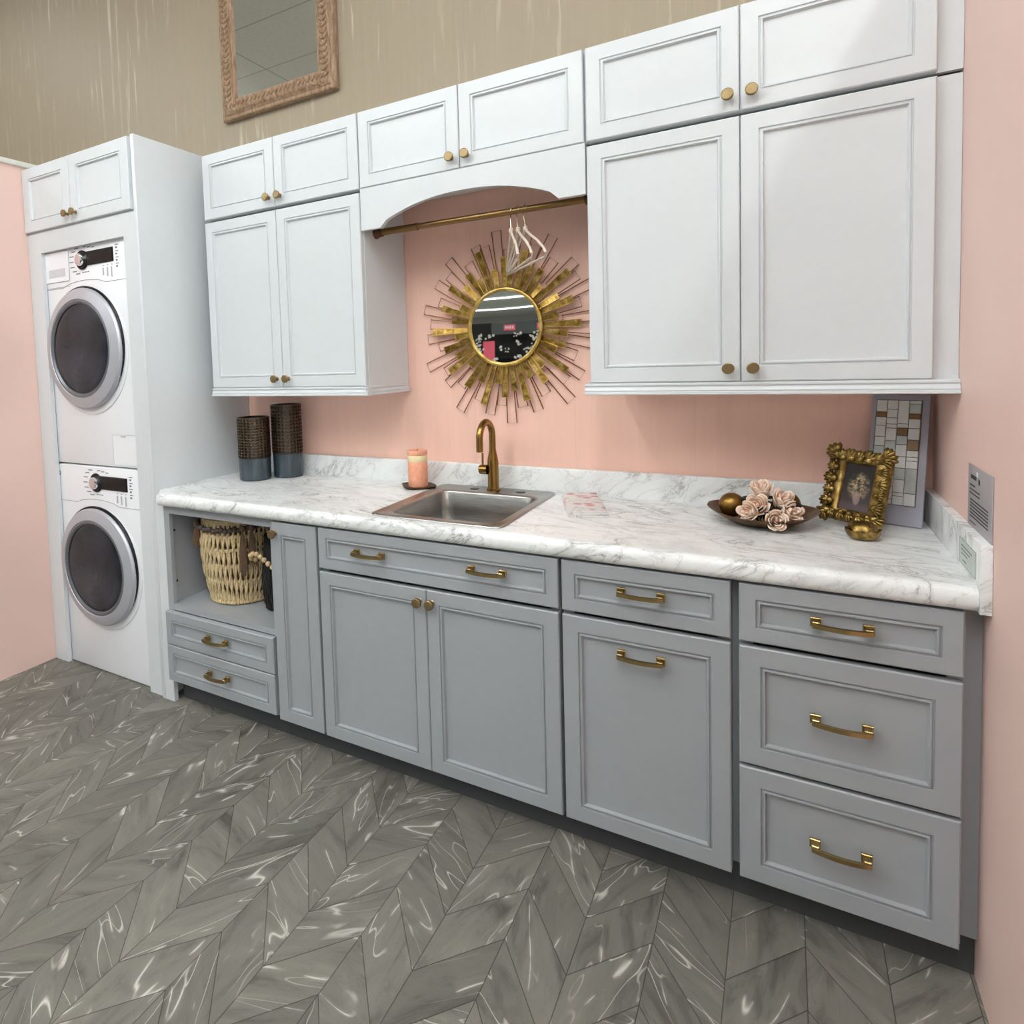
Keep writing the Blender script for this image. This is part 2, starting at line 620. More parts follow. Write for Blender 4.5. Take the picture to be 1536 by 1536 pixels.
for k, (y, lb) in enumerate(((-15.5, 'nearest of the long white light rows across the shop ceiling, seen in the round mirror'), (-18.5, 'second of the long white light rows across the shop ceiling, seen in the round mirror'),
                             (-22.5, 'third of the long white light rows across the shop ceiling, seen in the round mirror'), (-28, 'farthest of the long white light rows across the shop ceiling, seen in the round mirror'))):
    t = thing('light_row', lb, 'ceiling light', (-8, y, CEIL - .06), 'light rows across the far shop ceiling')
    finish('housing', B().box(-20, 4, y - .12, y + .12, CEIL - .03, CEIL), CAP, t)
    finish('lamp_panel', B().box(-19.9, 3.9, y - .10, y + .10, CEIL - .06, CEIL - .031), GLOW_ROW, t)
struct('trim_3', B().box(-5.0, -4.6, -34, -13, CEIL - .09, CEIL - .001), CAP)


# ------------------------------------------------------------------ hardware
def knob(parent, x, y, z, mat=KNOBM):
    """y is the door face the knob stands on"""
    b = B()
    b.lathe([(.009, 0), (.0065, .002), (.006, .016), (.0145, .018), (.016, .020), (.016, .027), (.0135, .0285)], (x, y, z), 16, 'Y')
    return finish('knob', b, mat, parent, 30)


def pull(parent, x, y, z, ln=.122):
    h = ln / 2
    b = B()
    for s in (-1, 1):
        cx = x + s * (h - .011)
        b.rects(cx - .011, cx + .011, z - .011, z + .011, y - .006, [(0, .006), (0, .0015), (.0015, 0)])
        b.rects(cx - .0075, cx + .0075, z - .0075, z + .0075, y - .026, [(0, .022), (0, .002), (.002, 0)])
    L = []
    N = 14
    for i in range(N + 1):
        t = -1 + 2 * i / N
        px = x + t * (h - .004)
        py = y - .026 - .010 * (1 - t * t)
        k = .0048
        L.append([(px, py - k, z - k), (px, py + k, z - k), (px, py + k, z + k), (px, py - k, z + k)])
    b.loft(L, True, True, True, False)
    return finish('pull_handle', b, BRASS, parent, 30)


PANEL = [(0, .022), (0, .003), (.003, 0)]


def front_profile(s):
    return PANEL + [(s, 0), (s + .0015, .0045), (s + .0045, .0045), (s + .006, .0005), (s + .0095, .0), (s + .0115, .005), (s + .013, .0095)]


def front(name, x0, x1, z0, z1, Y, mat, parent, s=.043):
    b = B()
    b.rects(x0, x1, z0, z1, Y, front_profile(s))
    return finish(name, b, mat, parent, 25)


def carcass(x0, x1, z0, z1, y0, parent, mat, t=.018, shelf=None, back=True, rail=0, name='carcass', top=True):
    """open box facing -y: sides, floor, back, top; y0 is its front edge"""
    b = B()
    b.box(x0, x0 + t, y0, -.004, z0, z1)
    b.box(x1 - t, x1, y0, -.004, z0, z1)
    b.box(x0 + t, x1 - t, y0, -.004, z0, z0 + t)
    if top:
        b.box(x0 + t, x1 - t, y0, -.004, z1 - t, z1)
    if back:
        b.box(x0 + t, x1 - t, -.014, -.004, z0 + t, z1 - (t if top else 0))
    if rail:
        b.box(x0 + t, x1 - t, y0, y0 + .02, z1 - rail, z1)
    return finish(name, b, mat, parent)


# ------------------------------------------------------------------ tall laundry cabinet and the two machines
t = thing('tall_cabinet', 'tall white cabinet enclosing the stacked laundry machines by the left wall', 'cabinet', (-.42, -.3, 0))
finish('end_panel', B().box(-.020, 0, YT + .002, -.004, 0, 2.409, .0015), WHITE, t)
b = B()
b.box(-.838, -.733, -.584, -.566, 0, 2.1)
b.box(-.113, -.020, -.584, -.566, 0, 2.1)
b.box(-.733, -.113, -.584, -.566, 2.005, 2.1)
finish('surround_frame', b, WHITE, t)
b = B()
b.box(-.838, -.82, -.565, -.004, 0, 2.409)
b.box(-.82, -.021, -.565, -.004, 2.385, 2.409)
b.box(-.82, -.021, -.565, -.004, 2.085, 2.104)
finish('carcass', b, WHITE, t)
b = B()
b.box(-.838, -.02, -.577, -.566, 2.1, 2.409)
finish('face_frame', b, WHITE, t)
d = front('door', -.836, -.462, 2.108, 2.408, YT, WHITE, t, .05)
knob(d, -.479, YT, 2.150)
d = front('door', -.457, -.0426, 2.108, 2.408, YT, WHITE, t, .05)
knob(d, -.420, YT, 2.150)
finish('scribe_filler', B().box(.0005, .056, -.592, -.572, 0, .862), WHITE, t)

YM = -.563


def machine(name, cat, label, z0, z1, cz, zk, washer):
    t = thing(name, label, cat, (-.44, -.3, z0))
    X0, X1 = -.79, -.085
    b = B()
    b.box(X0 + .02, X1 - .02, YM, -.06, z0, z1, .008)
    finish('body', b, APPL, t)
    cx = -.444
    # raised round door plate
    b = B()
    b.lathe([(.292, 0), (.292, .004), (.286, .007), (.276, .0075)], (cx, YM, cz - .012), 64, 'Y')
    finish('door_plate', b, APPL, t)
    b = B()
    b.lathe([(.278, 0), (.280, .008), (.276, .013), (.266, .014)], (cx, YM - .0074, cz + .006), 64, 'Y')
    finish('door_gasket', b, BLACK, t)
    dr = thing('door', '', '', (cx, YM - .02, cz))
    del dr['label'], dr['category']
    dr.parent = t
    dr.location = Vector((cx, YM - .02, cz)) - Vector(t.location)
    b = B()
    b.lathe([(.2765, .012), (.2765, .026), (.270, .034), (.232, .046), (.226, .0465), (.224, .044), (.224, .02)], (cx, YM, cz), 64, 'Y', True, False)
    finish('door_ring', b, SILVER, dr, 30)
    b = B()
    b.lathe([(.2235, .034), (.2235, .0445), (.214, .0465), (.205, .040), (.205, .034)], (cx, YM, cz), 64, 'Y')
    finish('inner_ring', b, simple('inner_ring_grey', (118, 121, 128), .35, .6), dr, 30)
    b = B()
    prof = [(.2048, .036)] + [(.204 * cos(a * pi / 2 / 8), .036 + .012 * sin(a * pi / 2 / 8)) for a in range(0, 8)] + [(.004, .048)]
    b.lathe(prof, (cx, YM, cz), 64, 'Y')
    finish('door_glass', b, DRUMG, dr, 60)
    # control panel seam
    seam = B()
    zs = cz + .292
    pts = [(X0 + .03, zs), (cx - .20, zs)]
    for i in range(9):
        a = i / 8
        pts.append((cx - .16 + .32 * a, zs + .022 * sin(pi * a) ** .6 if 0 < a < 1 else zs))
    pts += [(cx + .20, zs), (X1 - .03, zs)]
    seam.tube([(p, YM - .0005, q) for p, q in pts], .0016, 6)
    finish('panel_seam', seam, SEAM, t)
    b = B()
    b.lathe([(.044, 0), (.044, .005), (.041, .008)], (cx, YM, zk), 40, 'Y')
    b.rects(cx + .015, cx + .226, zk - .028, zk + .034, YM - .006, [(0, .006), (0, .002), (.003, 0)])
    finish('display_panel', b, BLACK, t, 30)
    b = B()
    b.lathe([(.029, 0), (.029, .008), (.0275, .014), (.024, .016), (.012, .0162)], (cx, YM - .008, zk), 40, 'Y')
    finish('dial_knob', b, CHROME, t, 30)
    for i in range(7):
        a = pi * .62 + i * pi * .78 / 6
        px, pz = cx + .068 * cos(a), zk + .062 * sin(a)
        finish('dial_print', B().box(px - .034, px - .002, YM - .0006, YM, pz - .0022, pz + .0022), PRINT, t)
    for i in range(3):
        finish('dial_print', B().box(cx + .01 + i * .03, cx + .032 + i * .03, YM - .0006, YM, zk + .056 - i * .004, zk + .060 - i * .004), PRINT, t)
        finish('dial_print', B().box(cx - .006 + i * .018, cx + .008 + i * .018, YM - .0006, YM, zk - .058, zk - .054), PRINT, t)
        finish('button_print', B().box(cx + .146 + i * .03, cx + .156 + i * .03, YM - .0006, YM, zk - .042, zk - .039), PRINT, t)
        finish('button', B().box(cx + .144 + i * .03, cx + .153 + i * .03, YM - .001, YM, zk - .084 - .006 * i, zk - .050), simple('pale_button', (176, 178, 186), .5), t)
    for i in range(4):
        finish('option_print', B().box(cx + .24, cx + .262, YM - .0006, YM, zk + .038 - i * .027, zk + .042 - i * .027), PRINT, t)
        finish('option_print', B().box(cx + .241, cx + .254, YM - .0006, YM, zk + .024 - i * .027, zk + .032 - i * .027), PRINT, t)
    b = B()
    b.lathe([(.014, 0), (.014, .001), (.0135, .0012)], (X0 + .048, YM, zk + .03), 24, 'Y')
    finish('maker_badge', b, simple('badge_grey', (54, 56, 62), .4), t)
    b = B()
    c0 = Vector((X0 + .048, YM - .0016, zk + .03))
    b.tube([(c0.x + .010 * cos(i * pi / 12), c0.y, c0.z + .010 * sin(i * pi / 12)) for i in range(24)], .0009, 5, True)
    b.tube([(c0.x - .004, c0.y, c0.z - .004), (c0.x - .002, c0.y, c0.z + .005), (c0.x + .003, c0.y, c0.z + .003), (c0.x + .001, c0.y, c0.z - .004)], .0008, 5)
    finish('badge_mark', b, CHROME, t)
    if washer:
        b = B()
        b.rects(X0 + .03, cx - .105, zk - .082, zk + .058, YM - .003, [(0, .003), (0, .001), (.001, 0)])
        finish('dispenser_drawer', b, APPL, t)
        s = B()
        q = [(X0 + .03, zk - .083), (cx - .110, zk - .083), (cx - .104, zk - .078), (cx - .104, zk + .054), (cx - .110, zk + .059), (X0 + .03, zk + .059)]
        s.tube([(p, YM - .0015, r) for p, r in q], .0014, 6)
        s.tube([(X0 + .03, YM - .0005, zk - .108), (cx - .104, YM - .0005, zk - .108)], .0012, 6)
        finish('dispenser_seam', s, SEAM, t)
        s = B().box(X0 + .082, cx - .135, YM - .0036, YM - .003, zk - .06, zk - .022)
        finish('drawer_label', s, simple('pale_print', (208, 209, 214), .5), t)
        b = B()
        b.rects(-.30, -.125, z0 + .012, z0 + .146, YM - .002, [(0, .002), (0, .0005), (.0005, 0)])
        finish('service_hatch', b, APPL, t)
        s = B()
        s.tube([(-.128, YM - .001, z0 + .147), (-.301, YM - .001, z0 + .147), (-.301, YM - .001, z0 + .012)], .0012, 6)
        s.box(-.24, -.205, YM - .003, YM - .002, z0 + .138, z0 + .143)
        finish('hatch_seam', s, SEAM, t)
    return t


def m_drum():
    t = NT('dark_door_glass')
    x = t.xyz(t.objco())
    n = t.noise(t.objco(), 3.2, 3, .5, .3)
    r = t.math('SQRT', t.math('ADD', t.math('MULTIPLY', x[0], x[0]), t.math('MULTIPLY', t.math('ADD', x[2], .02), t.math('ADD', x[2], .02))))
    ring = t.math('SINE', t.math('MULTIPLY', r, 190.0))
    col = t.ramp(n, [(.35, lin((26, 29, 35))), (.6, lin((50, 54, 62))), (.8, lin((84, 88, 98)))])
    col = t.mix(t.math('MULTIPLY', t.math('ADD', t.math('MULTIPLY', ring, .5), .5), .16), col, lin((20, 22, 28)))
    t.set(color=col, rough=.22, spec=.28)
    return t.m


DRUMG = m_drum()
machine('tumble_dryer', 'laundry dryer', 'lower white front-loading machine, standing on the floor of the tall cabinet', 0.002, .990, .520, .914, False)
machine('washing_machine', 'washing machine', 'upper white front-loading machine with detergent drawer, stacked on the other', .996, 2.03, 1.538, 1.943, True)

# ------------------------------------------------------------------ base cabinets
ZB, ZT = .1, .858
YF = YL + .0225           # front edge of the boxes
FF = .018


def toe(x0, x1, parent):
    finish('toe_kick', B().box(x0, x1, -.545, -.527, 0, ZB - .002), TOESHADE, parent)


def base_frame(x0, x1, parent, openings, y=YF):
    """face frame behind the fronts; openings are (z0, z1)"""
    b = B()
    b.box(x0, x0 + .03, y, y + .018, ZB, ZT)
    b.box(x1 - .03, x1, y, y + .018, ZB, ZT)
    zs = [ZB] + [v for o in openings for v in o] + [ZT]
    for i in range(0, len(zs), 2):
        if zs[i + 1] - zs[i] > .002:
            b.box(x0 + .03, x1 - .03, y, y + .018, zs[i], zs[i + 1])
    return finish('face_frame', b, GRAY, parent)


YC = YF + .0185
# open cabinet with two drawers
t = thing('open_base_cabinet', 'grey base cabinet with open basket shelf over two drawers, beside the tall white cabinet', 'cabinet', (.37, -.3, 0), 'grey base cabinets')
x0, x1 = .058, .672
b = B()
b.box(x0, x0 + .018, YC, -.004, ZB, ZT)
b.box(x1 - .018, x1, YC, -.004, ZB, ZT)
b.box(x0 + .018, x1 - .018, YC, -.004, ZB, ZB + .018)
b.box(x0 + .018, x1 - .018, -.014, -.004, ZB, ZT)
finish('carcass', b, GRAY, t)
finish('shelf', B().box(x0 + .018, x1 - .018, YC, -.0145, .418, .436), GRAY, t)
b = B()
b.box(x0, x0 + .034, YF, YF + .018, ZB, ZT)
b.box(x1 - .016, x1, YF, YF + .018, ZB, ZT)
b.box(x0 + .034, x1 - .016, YF, YF + .018, .826, ZT)
b.box(x0 + .034, x1 - .016, YF, YF + .018, .412, .4365)
b.box(x0 + .034, x1 - .016, YF, YF + .018, ZB, .12)
b.box(x0 + .034, x1 - .016, YF, YF + .018, .255, .275)
finish('face_frame', b, GRAY, t)
for z in (.525, .745):
    finish('shelf_pin_hole', B().lathe([(.005, 0), (.005, .001)], (x0 + .0182, -.56, z), 10, 'X'), BLACKM, t)
for z0, z1, zp in ((.269, .409, .343), (.110, .265, .196)):
    d = front('drawer', .060, .664, z0, z1, YL, GRAY, t, .034)
    pull(d, .368, YL, zp)
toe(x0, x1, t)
# narrow tray cabinet
t = thing('narrow_base_cabinet', 'narrow grey base cabinet with one tall door and single knob', 'cabinet', (.785, -.3, 0), 'grey base cabinets')
carcass(.674, .891, ZB, ZT, YC, t, GRAY, top=False)
base_frame(.674, .891, t, [(.118, .8575)])
d = front('door', .681, .890, ZB + .001, .855, YL, GRAY, t, .046)
knob(d, .703, YL, .815)
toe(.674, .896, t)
# sink base
t = thing('sink_base_cabinet', 'grey base cabinet under the sink with wide drawer front and paired doors', 'cabinet', (1.33, -.3, 0), 'grey base cabinets')
carcass(.8995, 1.7590, ZB, ZT, YC, t, GRAY, top=False)
base_frame(.8995, 1.7590, t, [(.118, .8575)])
d = front('drawer_front', .900, 1.7585, .712, .856, YL, GRAY, t, .034)
pull(d, 1.118, YL, .789)
pull(d, 1.543, YL, .791)
d = front('door', .900, 1.3283, ZB, .700, YL, GRAY, t)
knob(d, 1.306, YL, .661)
d = front('door', 1.3303, 1.7585, ZB, .700, YL, GRAY, t)
knob(d, 1.351, YL, .661)
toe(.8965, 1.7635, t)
# pull-out
t = thing('pullout_base_cabinet', 'grey base cabinet with one drawer over a tall pull-out front, two bar pulls', 'cabinet', (1.98, -.3, 0), 'grey base cabinets')
carcass(1.7678, 2.1934, ZB, ZT, YC, t, GRAY, top=False)
base_frame(1.7678, 2.1934, t, [(.118, .8575)])
d = front('drawer', 1.7683, 2.1929, .712, .856, YL, GRAY, t, .036)
pull(d, 1.982, YL, .791)
d = front('pullout_front', 1.7683, 2.1929, ZB, .700, YL, GRAY, t, .044)
pull(d, 1.980, YL, .619)
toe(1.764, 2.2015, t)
# three drawers
t = thing('drawer_base_cabinet', 'grey base cabinet with three stacked drawers, beside the right pink wall', 'cabinet', (2.42, -.3, 0), 'grey base cabinets')
carcass(2.2107, 2.640, ZB, ZT, YC, t, GRAY, top=False)
base_frame(2.2107, 2.640, t, [(.118, .8575)])
d = front('drawer', 2.2112, 2.6352, .712, .856, YL, GRAY, t, .036)
pull(d, 2.420, YL, .788)
d = front('drawer', 2.2112, 2.6352, .4011, .700, YL, GRAY, t, .046)
pull(d, 2.420, YL, .555)
d = front('drawer', 2.2112, 2.6352, ZB, .3922, YL, GRAY, t, .046)
pull(d, 2.420, YL, .249)
finish('gap_filler', B().box(2.1936, 2.2105, YL + .05, YL + .066, ZB, ZT), GRAY, t)
finish('scribe_filler', B().box(2.6405, XW - .0005, YF + .03, YF + .048, ZB, ZT), GRAY, t)
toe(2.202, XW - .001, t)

# ------------------------------------------------------------------ countertop
t = thing('countertop', 'white marble-look countertop with backsplash along the back wall', 'countertop', (1.33, -.3, ZT + .002))
XR = 2.654
ZU = .8605
SX0, SX1, SY0, SY1 = 1.125, 1.553, -.560, -.052


def nose(x0, x1, b, ylim):
    """rounded front edge profile run along x"""
    P = []
    yf, r = -.6335, .0235
    for i in range(9):
        a = -pi / 2 - pi * i / 8
        P.append((yf + r + r * cos(a) * 1.0, ZC - r - .003 + r * sin(a) if i < 0 else None))
    prof = [(ylim, ZC), (-.604, ZC), (-.6135, ZC + .0005), (-.6235, ZC - .003), (-.630, ZC - .0105), (-.6325, ZC - .021), (-.6315, ZC - .034),
            (-.628, ZC - .044), (-.621, ZC - .050), (-.612, ZC - .0515), (-.6015, ZC - .0515), (-.6, ZU), (ylim, ZU)]
    b.loft([[(x0, y, z) for y, z in prof], [(x1, y, z) for y, z in prof]], True, True, True, True)


b = B()
nose(.062, SX0, b, -.57)
nose(SX0, SX1, b, SY0)
nose(SX1, XR, b, -.57)
b.box(.0005, SX0, -.57, -.004, ZU, ZC)
b.box(SX1, XR, -.57, -.004, ZU, ZC)
b.box(SX0, SX1, SY1, -.004, ZU, ZC)
finish('worktop', b, MARBLE, t, 50)
b = B()
prof = [(-.004, ZC + .0002), (-.022, ZC + .0002), (-.022, 1.0), (-.019, 1.005), (-.012, 1.007), (-.004, 1.007)]
b.loft([[(.0008, y, z) for y, z in prof], [(XR - .001, y, z) for y, z in prof]], True, True, True, False)
finish('back_splash', b, MARBLE, t)
b = B().box(XR + .0005, XW - .0005, -.634, -.004, ZU, 1.008, .001)
finish('side_splash', b, MARBLE, t)


# ------------------------------------------------------------------ wall cabinets
def upper(name, label, x0, xm, x1, z0, z1, kz, kx, rail=False, rx0=None, rx1=None, filler=None, s=.043):
    t = thing(name, label, 'cabinet', ((x0 + x1) / 2, -.15, z0), 'white wall cabinets')
    yf = YU + .0225
    b = B()
    b.box(x0, x0 + .016, yf, -.004, z0, z1)
    b.box(x1 - .016, x1, yf, -.004, z0, z1)
    b.box(x0 + .016, x1 - .016, yf, -.004, z0, z0 + .016)
    b.box(x0 + .016, x1 - .016, yf, -.004, z1 - .016, z1)
    b.box(x0 + .016, x1 - .016, -.012, -.004, z0 + .016, z1 - .016)
    b.box(xm - .018, xm + .018, yf, yf + .018, z0 + .016, z1 - .016)
    b.box(x0 + .016, xm - .018, yf, yf + .018, z1 - .03, z1 - .016)
    b.box(xm + .018, x1 - .016, yf, yf + .018, z1 - .03, z1 - .016)
    finish('carcass', b, WHITE, t)
    d = front('door', x0 + .001, xm - .0015, z0 + .001, z1 - .003, YU, WHITE, t, s)
    knob(d, xm - kx, YU, kz)
    d = front('door', xm + .0015, x1 - .003, z0 + .001, z1 - .003, YU, WHITE, t, s)
    knob(d, xm + kx, YU, kz)
    if rail:
        b = B()
        pr = [(yf + .001, 0), (yf - .023, -.0005), (yf - .026, -.003), (yf - .026, -.008), (yf - .0225, -.010), (yf - .0225, -.013), (yf - .027, -.017), (yf - .0285, -.023), (yf - .0265, -.0265), (yf - .031, -.028), (yf - .032, -.034), (yf - .030, -.036), (yf + .001, -.036)]
        b.loft([[(rx0, y, z0 + z) for y, z in pr], [(rx1, y, z0 + z) for y, z in pr]], True, True, True, False)
        if rail == 'wrap':
            pr2 = [(x1 - .001, 0), (x1 + .001, -.0005), (x1 + .004, -.003), (x1 + .004, -.008), (x1 + .0005, -.010), (x1 + .0005, -.013), (x1 + .005, -.017), (x1 + .0065, -.023), (x1 + .0045, -.0265), (x1 + .009, -.028), (x1 + .010, -.034), (x1 + .008, -.036), (x1 - .001, -.036)]
            b.loft([[(x, yf - .030, z0 + z) for x, z in pr2], [(x, -.004, z0 + z) for x, z in pr2]], True, True, True, False)
        finish('light_rail', b, WHITE, t)
    if filler:
        finish('scribe_filler', B().box(filler[0], filler[1], yf, yf + .018, filler[2], z1), WHITE, t)
    return t


upper('wall_cabinet', 'white two-door wall cabinet above the dark jars', .100, .5146, .935, 1.338, 2.072, 1.374, .031, 'wrap', .100, .9445)
upper('wall_cabinet', 'short white two-door cabinet topping the cabinet above the dark jars', .100, .5146, .935, 2.0815, 2.366, 2.121, .030)
tm = upper('wall_cabinet', 'white two-door cabinet over the arched valance and hanging rod', .9365, 1.3523, 1.7790, 2.0825, 2.366, 2.122, .029)
upper('wall_cabinet', 'white two-door wall cabinet above the gold picture frame', 1.783, 2.2026, 2.6255, 1.338, 2.072, 1.376, .0305, True, 1.768, XW - .001, (2.6258, XW - .0008, 1.338))
upper('wall_cabinet', 'short white two-door cabinet topping the cabinet above the picture frame', 1.783, 2.2026, 2.6255, 2.0815, 2.366, 2.125, .029, filler=(2.6258, XW - .0008, 2.0815))

# arched valance
x0, x1 = .9365, 1.7790
zt, zb, zp = 2.0815, 1.927, 2.010
xa, xb = 1.022, 1.693
n = 24
topv, botv = [], []
xs = [x0, xa] + [xa + (xb - xa) * i / n for i in range(1, n)] + [xb, x1]
b = B()
F, Bk = YU + .002, YU + .021
for Y in (F,):
    pass
loops = []
for x in xs:
    if x <= xa or x >= xb:
        z = zb
    else:
        q = (x - xa) / (xb - xa)
        # flat crown with quick rise at both ends
        z = zb + .014 + (zp - zb - .014) * (1 - abs(2 * q - 1) ** 2.2)
    loops.append([(x, F, z), (x, Bk, z), (x, Bk, zt), (x, F, zt)])
b.loft(loops, True, True, True, False)
single('arched_valance', b, WHITE, 'white arched valance board over the sunburst mirror niche', 'valance', (1.358, YU + .01, zb))

# ------------------------------------------------------------------ closet rod and hangers
YR, ZR = -.22, 1.934
t = thing('closet_rod', 'bronze hanging rod across the niche under the arched valance', 'rod', (1.36, YR, ZR))
b = B().tube([(.95, YR, ZR), (1.12, YR, ZR)], .0135, 16)
b.tube([(1.12, YR, ZR), (1.7665, YR, ZR)], .0115, 16)
b.lathe([(.0145, 0), (.0145, .010)], (1.115, YR, ZR), 16, 'X')
finish('bar', b, ROD, t)
for s, x in ((1, .9358), (-1, 1.782)):
    b = B()
    b.lathe([(.0245, 0), (.0235, s * .006), (.019, s * .014), (.017, s * .030)], (x, YR, ZR), 20, 'X')
    finish('end_flange', b, simple('flange_bronze', (96, 68, 48), .45, .7), t, 30)
ords = ('left-hand velvet hanger on the bronze rod, closest to edge-on', 'middle velvet hanger between two others on the bronze rod', 'right-hand velvet hanger on the bronze rod, turned farthest open')
for x, th, L, lb in ((1.494, .46, .20, ords[0]), (1.519, .56, .197, ords[1]), (1.545, .66, .195, ords[2])):
    t = thing('hanger', 'cream ' + lb, 'hanger', (x, YR, ZR), 'cream hangers on the rod', True, (0, 0, th))
    # local: y runs along the hanger (near tip at -y); z = 0 at the rod axis
    b = B()
    hook = [(0, .0155 * cos(a), .0155 * sin(a)) for a in [pi * 1.06 - i * pi * 1.06 / 12 for i in range(13)]]
    hook = [(0, y, z) for _, y, z in hook]
    hook += [(0, .0155, -.02), (0, .004, -.045), (0, 0, -.062), (0, 0, -.08)]
    b.tube(hook, .0022, 8)
    finish('hook', b, HOOKM, t)
    b = B()
    zt, zl = -.066, -.188
    def arm(s):
        return [(0, s * .002, zt), (0, s * .016, zt - .012), (0, s * L * .30, zt - .034), (0, s * L * .62, zt - .062), (0, s * L * .90, zt - .094), (0, s * L, zl + .008), (0, s * L * .97, zl - .004)]
    ring = arm(-1) + [(0, -L * .5, zl - .004), (0, 0, zl - .004), (0, L * .5, zl - .004)] + list(reversed(arm(1)))
    b.tube(ring, .0046, 8, True)
    b.ball((0, 0, zt), .0085, 10, 8, (1, 1, 1.4))
    finish('hanger_body', b, VELV, t, 60)

# ------------------------------------------------------------------ sunburst mirror
cx, cz, cy = 1.383, 1.547, -.004
t = thing('sunburst_mirror', 'round mirror with gold sunburst plates and wire rays on the pink wall', 'mirror', (cx, cy, cz))
b = B()
b.lathe([(.1, 0), (.1, .012)], (cx, cy, cz), 40, 'Y')
finish('back_plate', b, BRONZE, t)
b = B()
b.lathe([(.139, .012), (.139, .024), (.02, .0242)], (cx, cy, cz), 64, 'Y')
finish('mirror_glass', b, MIRROR, t)
b = B()
L = []
for i in range(64):
    a = 2 * pi * i / 64
    ring = []
    for j in range(10):
        q = 2 * pi * j / 10
        rr = .1455 + .0085 * cos(q)
        ring.append((cx + rr * cos(a), cy - .024 + .008 * sin(q), cz + rr * sin(a)))
    L.append(ring)
L.append(L[0])
b.loft(L, True, False, False, True)
finish('rim', b, GEDGE, t)
rnd = random.Random(11)
lens = [.292, .228, .262, .212, .305, .24, .275, .218]
NR = 40
for i in range(NR):
    a = 2 * pi * i / NR + rnd.uniform(-.02, .02)
    r0, r1 = .150, lens[(i * 3) % 8] + rnd.uniform(-.012, .012)
    y = cy - .010 - .006 * (i % 2)
    w0, w1 = .0098, .0142
    ca, sa = cos(a), sin(a)
    Rm = Matrix(((ca, 0, -sa), (0, 1, 0), (sa, 0, ca)))
    b = B()
    tilt = Matrix.Translation((r0, 0, 0)) @ Matrix.Rotation(rnd.uniform(-.10, .03), 4, 'Z') @ Matrix.Rotation(rnd.uniform(-.22, .22), 4, 'X') @ Matrix.Translation((-r0, 0, 0))
    b.T = Matrix.Translation((cx, y, cz)) @ Rm.to_4x4() @ tilt
    P = lambda r, w_, d: [(r0, d, -w0 * w_), (r, d, -w1 * w_), (r, d, w1 * w_), (r0, d, w0 * w_)]
    b.loft([P(r1, 1, .0), P(r1, 1, -.0045), P(r1 - .0025, .84, -.0045), P(r1 - .0025, .82, -.002)], True, True, False, False, 1)
    b.loft([P(r1 - .0025, .82, -.002), P(r1 - .0026, .81, -.002)], True, False, True, False, 0)
    finish('gold_ray', b, [GLEAF, GEDGE], t)
NW = 40
for i in range(NW):
    a = 2 * pi * (i + .45) / NW + rnd.uniform(-.03, .03)
    ri, ro = .20 + rnd.uniform(0, .03), (.345, .300, .375, .322)[i % 4] + rnd.uniform(-.012, .010)
    y = cy - .004 - .003 * (i % 2)
    ca, sa = cos(a), sin(a)
    Rm = Matrix(((ca, 0, -sa), (0, 1, 0), (sa, 0, ca)))
    b = B()
    b.T = Matrix.Translation((cx, y, cz)) @ Rm.to_4x4()
    b.tube([(ri, 0, -.0145), (ro, 0, -.0195), (ro, 0, .0195), (ri, 0, .0145)], .0021, 5, True)
    finish('wire_ray', b, WIRE, t, 60)

# ------------------------------------------------------------------ carved wall mirror above the cabinets
x0, x1, z0, z1 = -.052, .634, 2.630, 3.60
t = thing('wall_mirror', 'large rectangular mirror in carved brown wooden frame on the beige wall', 'mirror', ((x0 + x1) / 2, -.004, z0))
b = B()
b.rects(x0 + .03, x1 - .03, z0 + .03, z1 - .03, -.024, [(0, .018), (.0, 0), (.03, 0)])
finish('mirror_glass', b, MIRROR, t)
b = B()
pr = [(0, .040), (0, .016), (.006, .010), (.016, .009), (.020, .013), (.026, .006), (.040, .000), (.060, .001), (.070, .006), (.074, .012), (.080, .008), (.090, .010), (.094, .024), (.094, .036)]
L = []
for i, d in pr:
    L.append([(x0 + i, -.044 + d, z0 + i), (x1 - i, -.044 + d, z0 + i), (x1 - i, -.044 + d, z1 - i), (x0 + i, -.044 + d, z1 - i)])
b.loft(L + [L[0]], True, False, False, True)


def leafrow(p, q, nrm, step=.026):
    p, q = Vector(p), Vector(q)
    d = (q - p)
    n_ = max(2, int(d.length / step))
    d.normalize()
    nrm = Vector(nrm)
    out = Vector((0, -1, 0))
    for i in range(n_):
        c = p + d * (i + .5) * (q - p).length / n_
        for s in (-1, 1):
            ax = (d * .8 + nrm * s * .9).normalized()
            bx = ax.cross(out).normalized()
            R = Matrix((ax, bx, out)).transposed()
            b.ball(c + nrm * s * .010, .0165, 8, 6, (1.0, .42, .42), rot=R)


ym = -.044
leafrow((x0 + .05, ym, z0 + .05), (x1 - .05, ym, z0 + .05), (0, 0, 1))
leafrow((x0 + .05, ym, z0 + .05), (x0 + .05, ym, z1 - .05), (1, 0, 0))
leafrow((x1 - .05, ym, z0 + .05), (x1 - .05, ym, z1 - .05), (1, 0, 0))
leafrow((x0 + .05, ym, z1 - .05), (x1 - .05, ym, z1 - .05), (0, 0, 1))
finish('carved_frame', b, DRIFT, t, 50)


# ------------------------------------------------------------------ sink and faucet
def rrect(x0, x1, y0, y1, r, z, n=6):
    P = []
    for cx_, cy_, a0 in ((x1 - r, y1 - r, 0), (x0 + r, y1 - r, pi / 2), (x0 + r, y0 + r, pi), (x1 - r, y0 + r, 3 * pi / 2)):
        for i in range(n + 1):
            a = a0 + pi / 2 * i / n
            P.append((cx_ + r * cos(a), cy_ + r * sin(a), z))
    return P


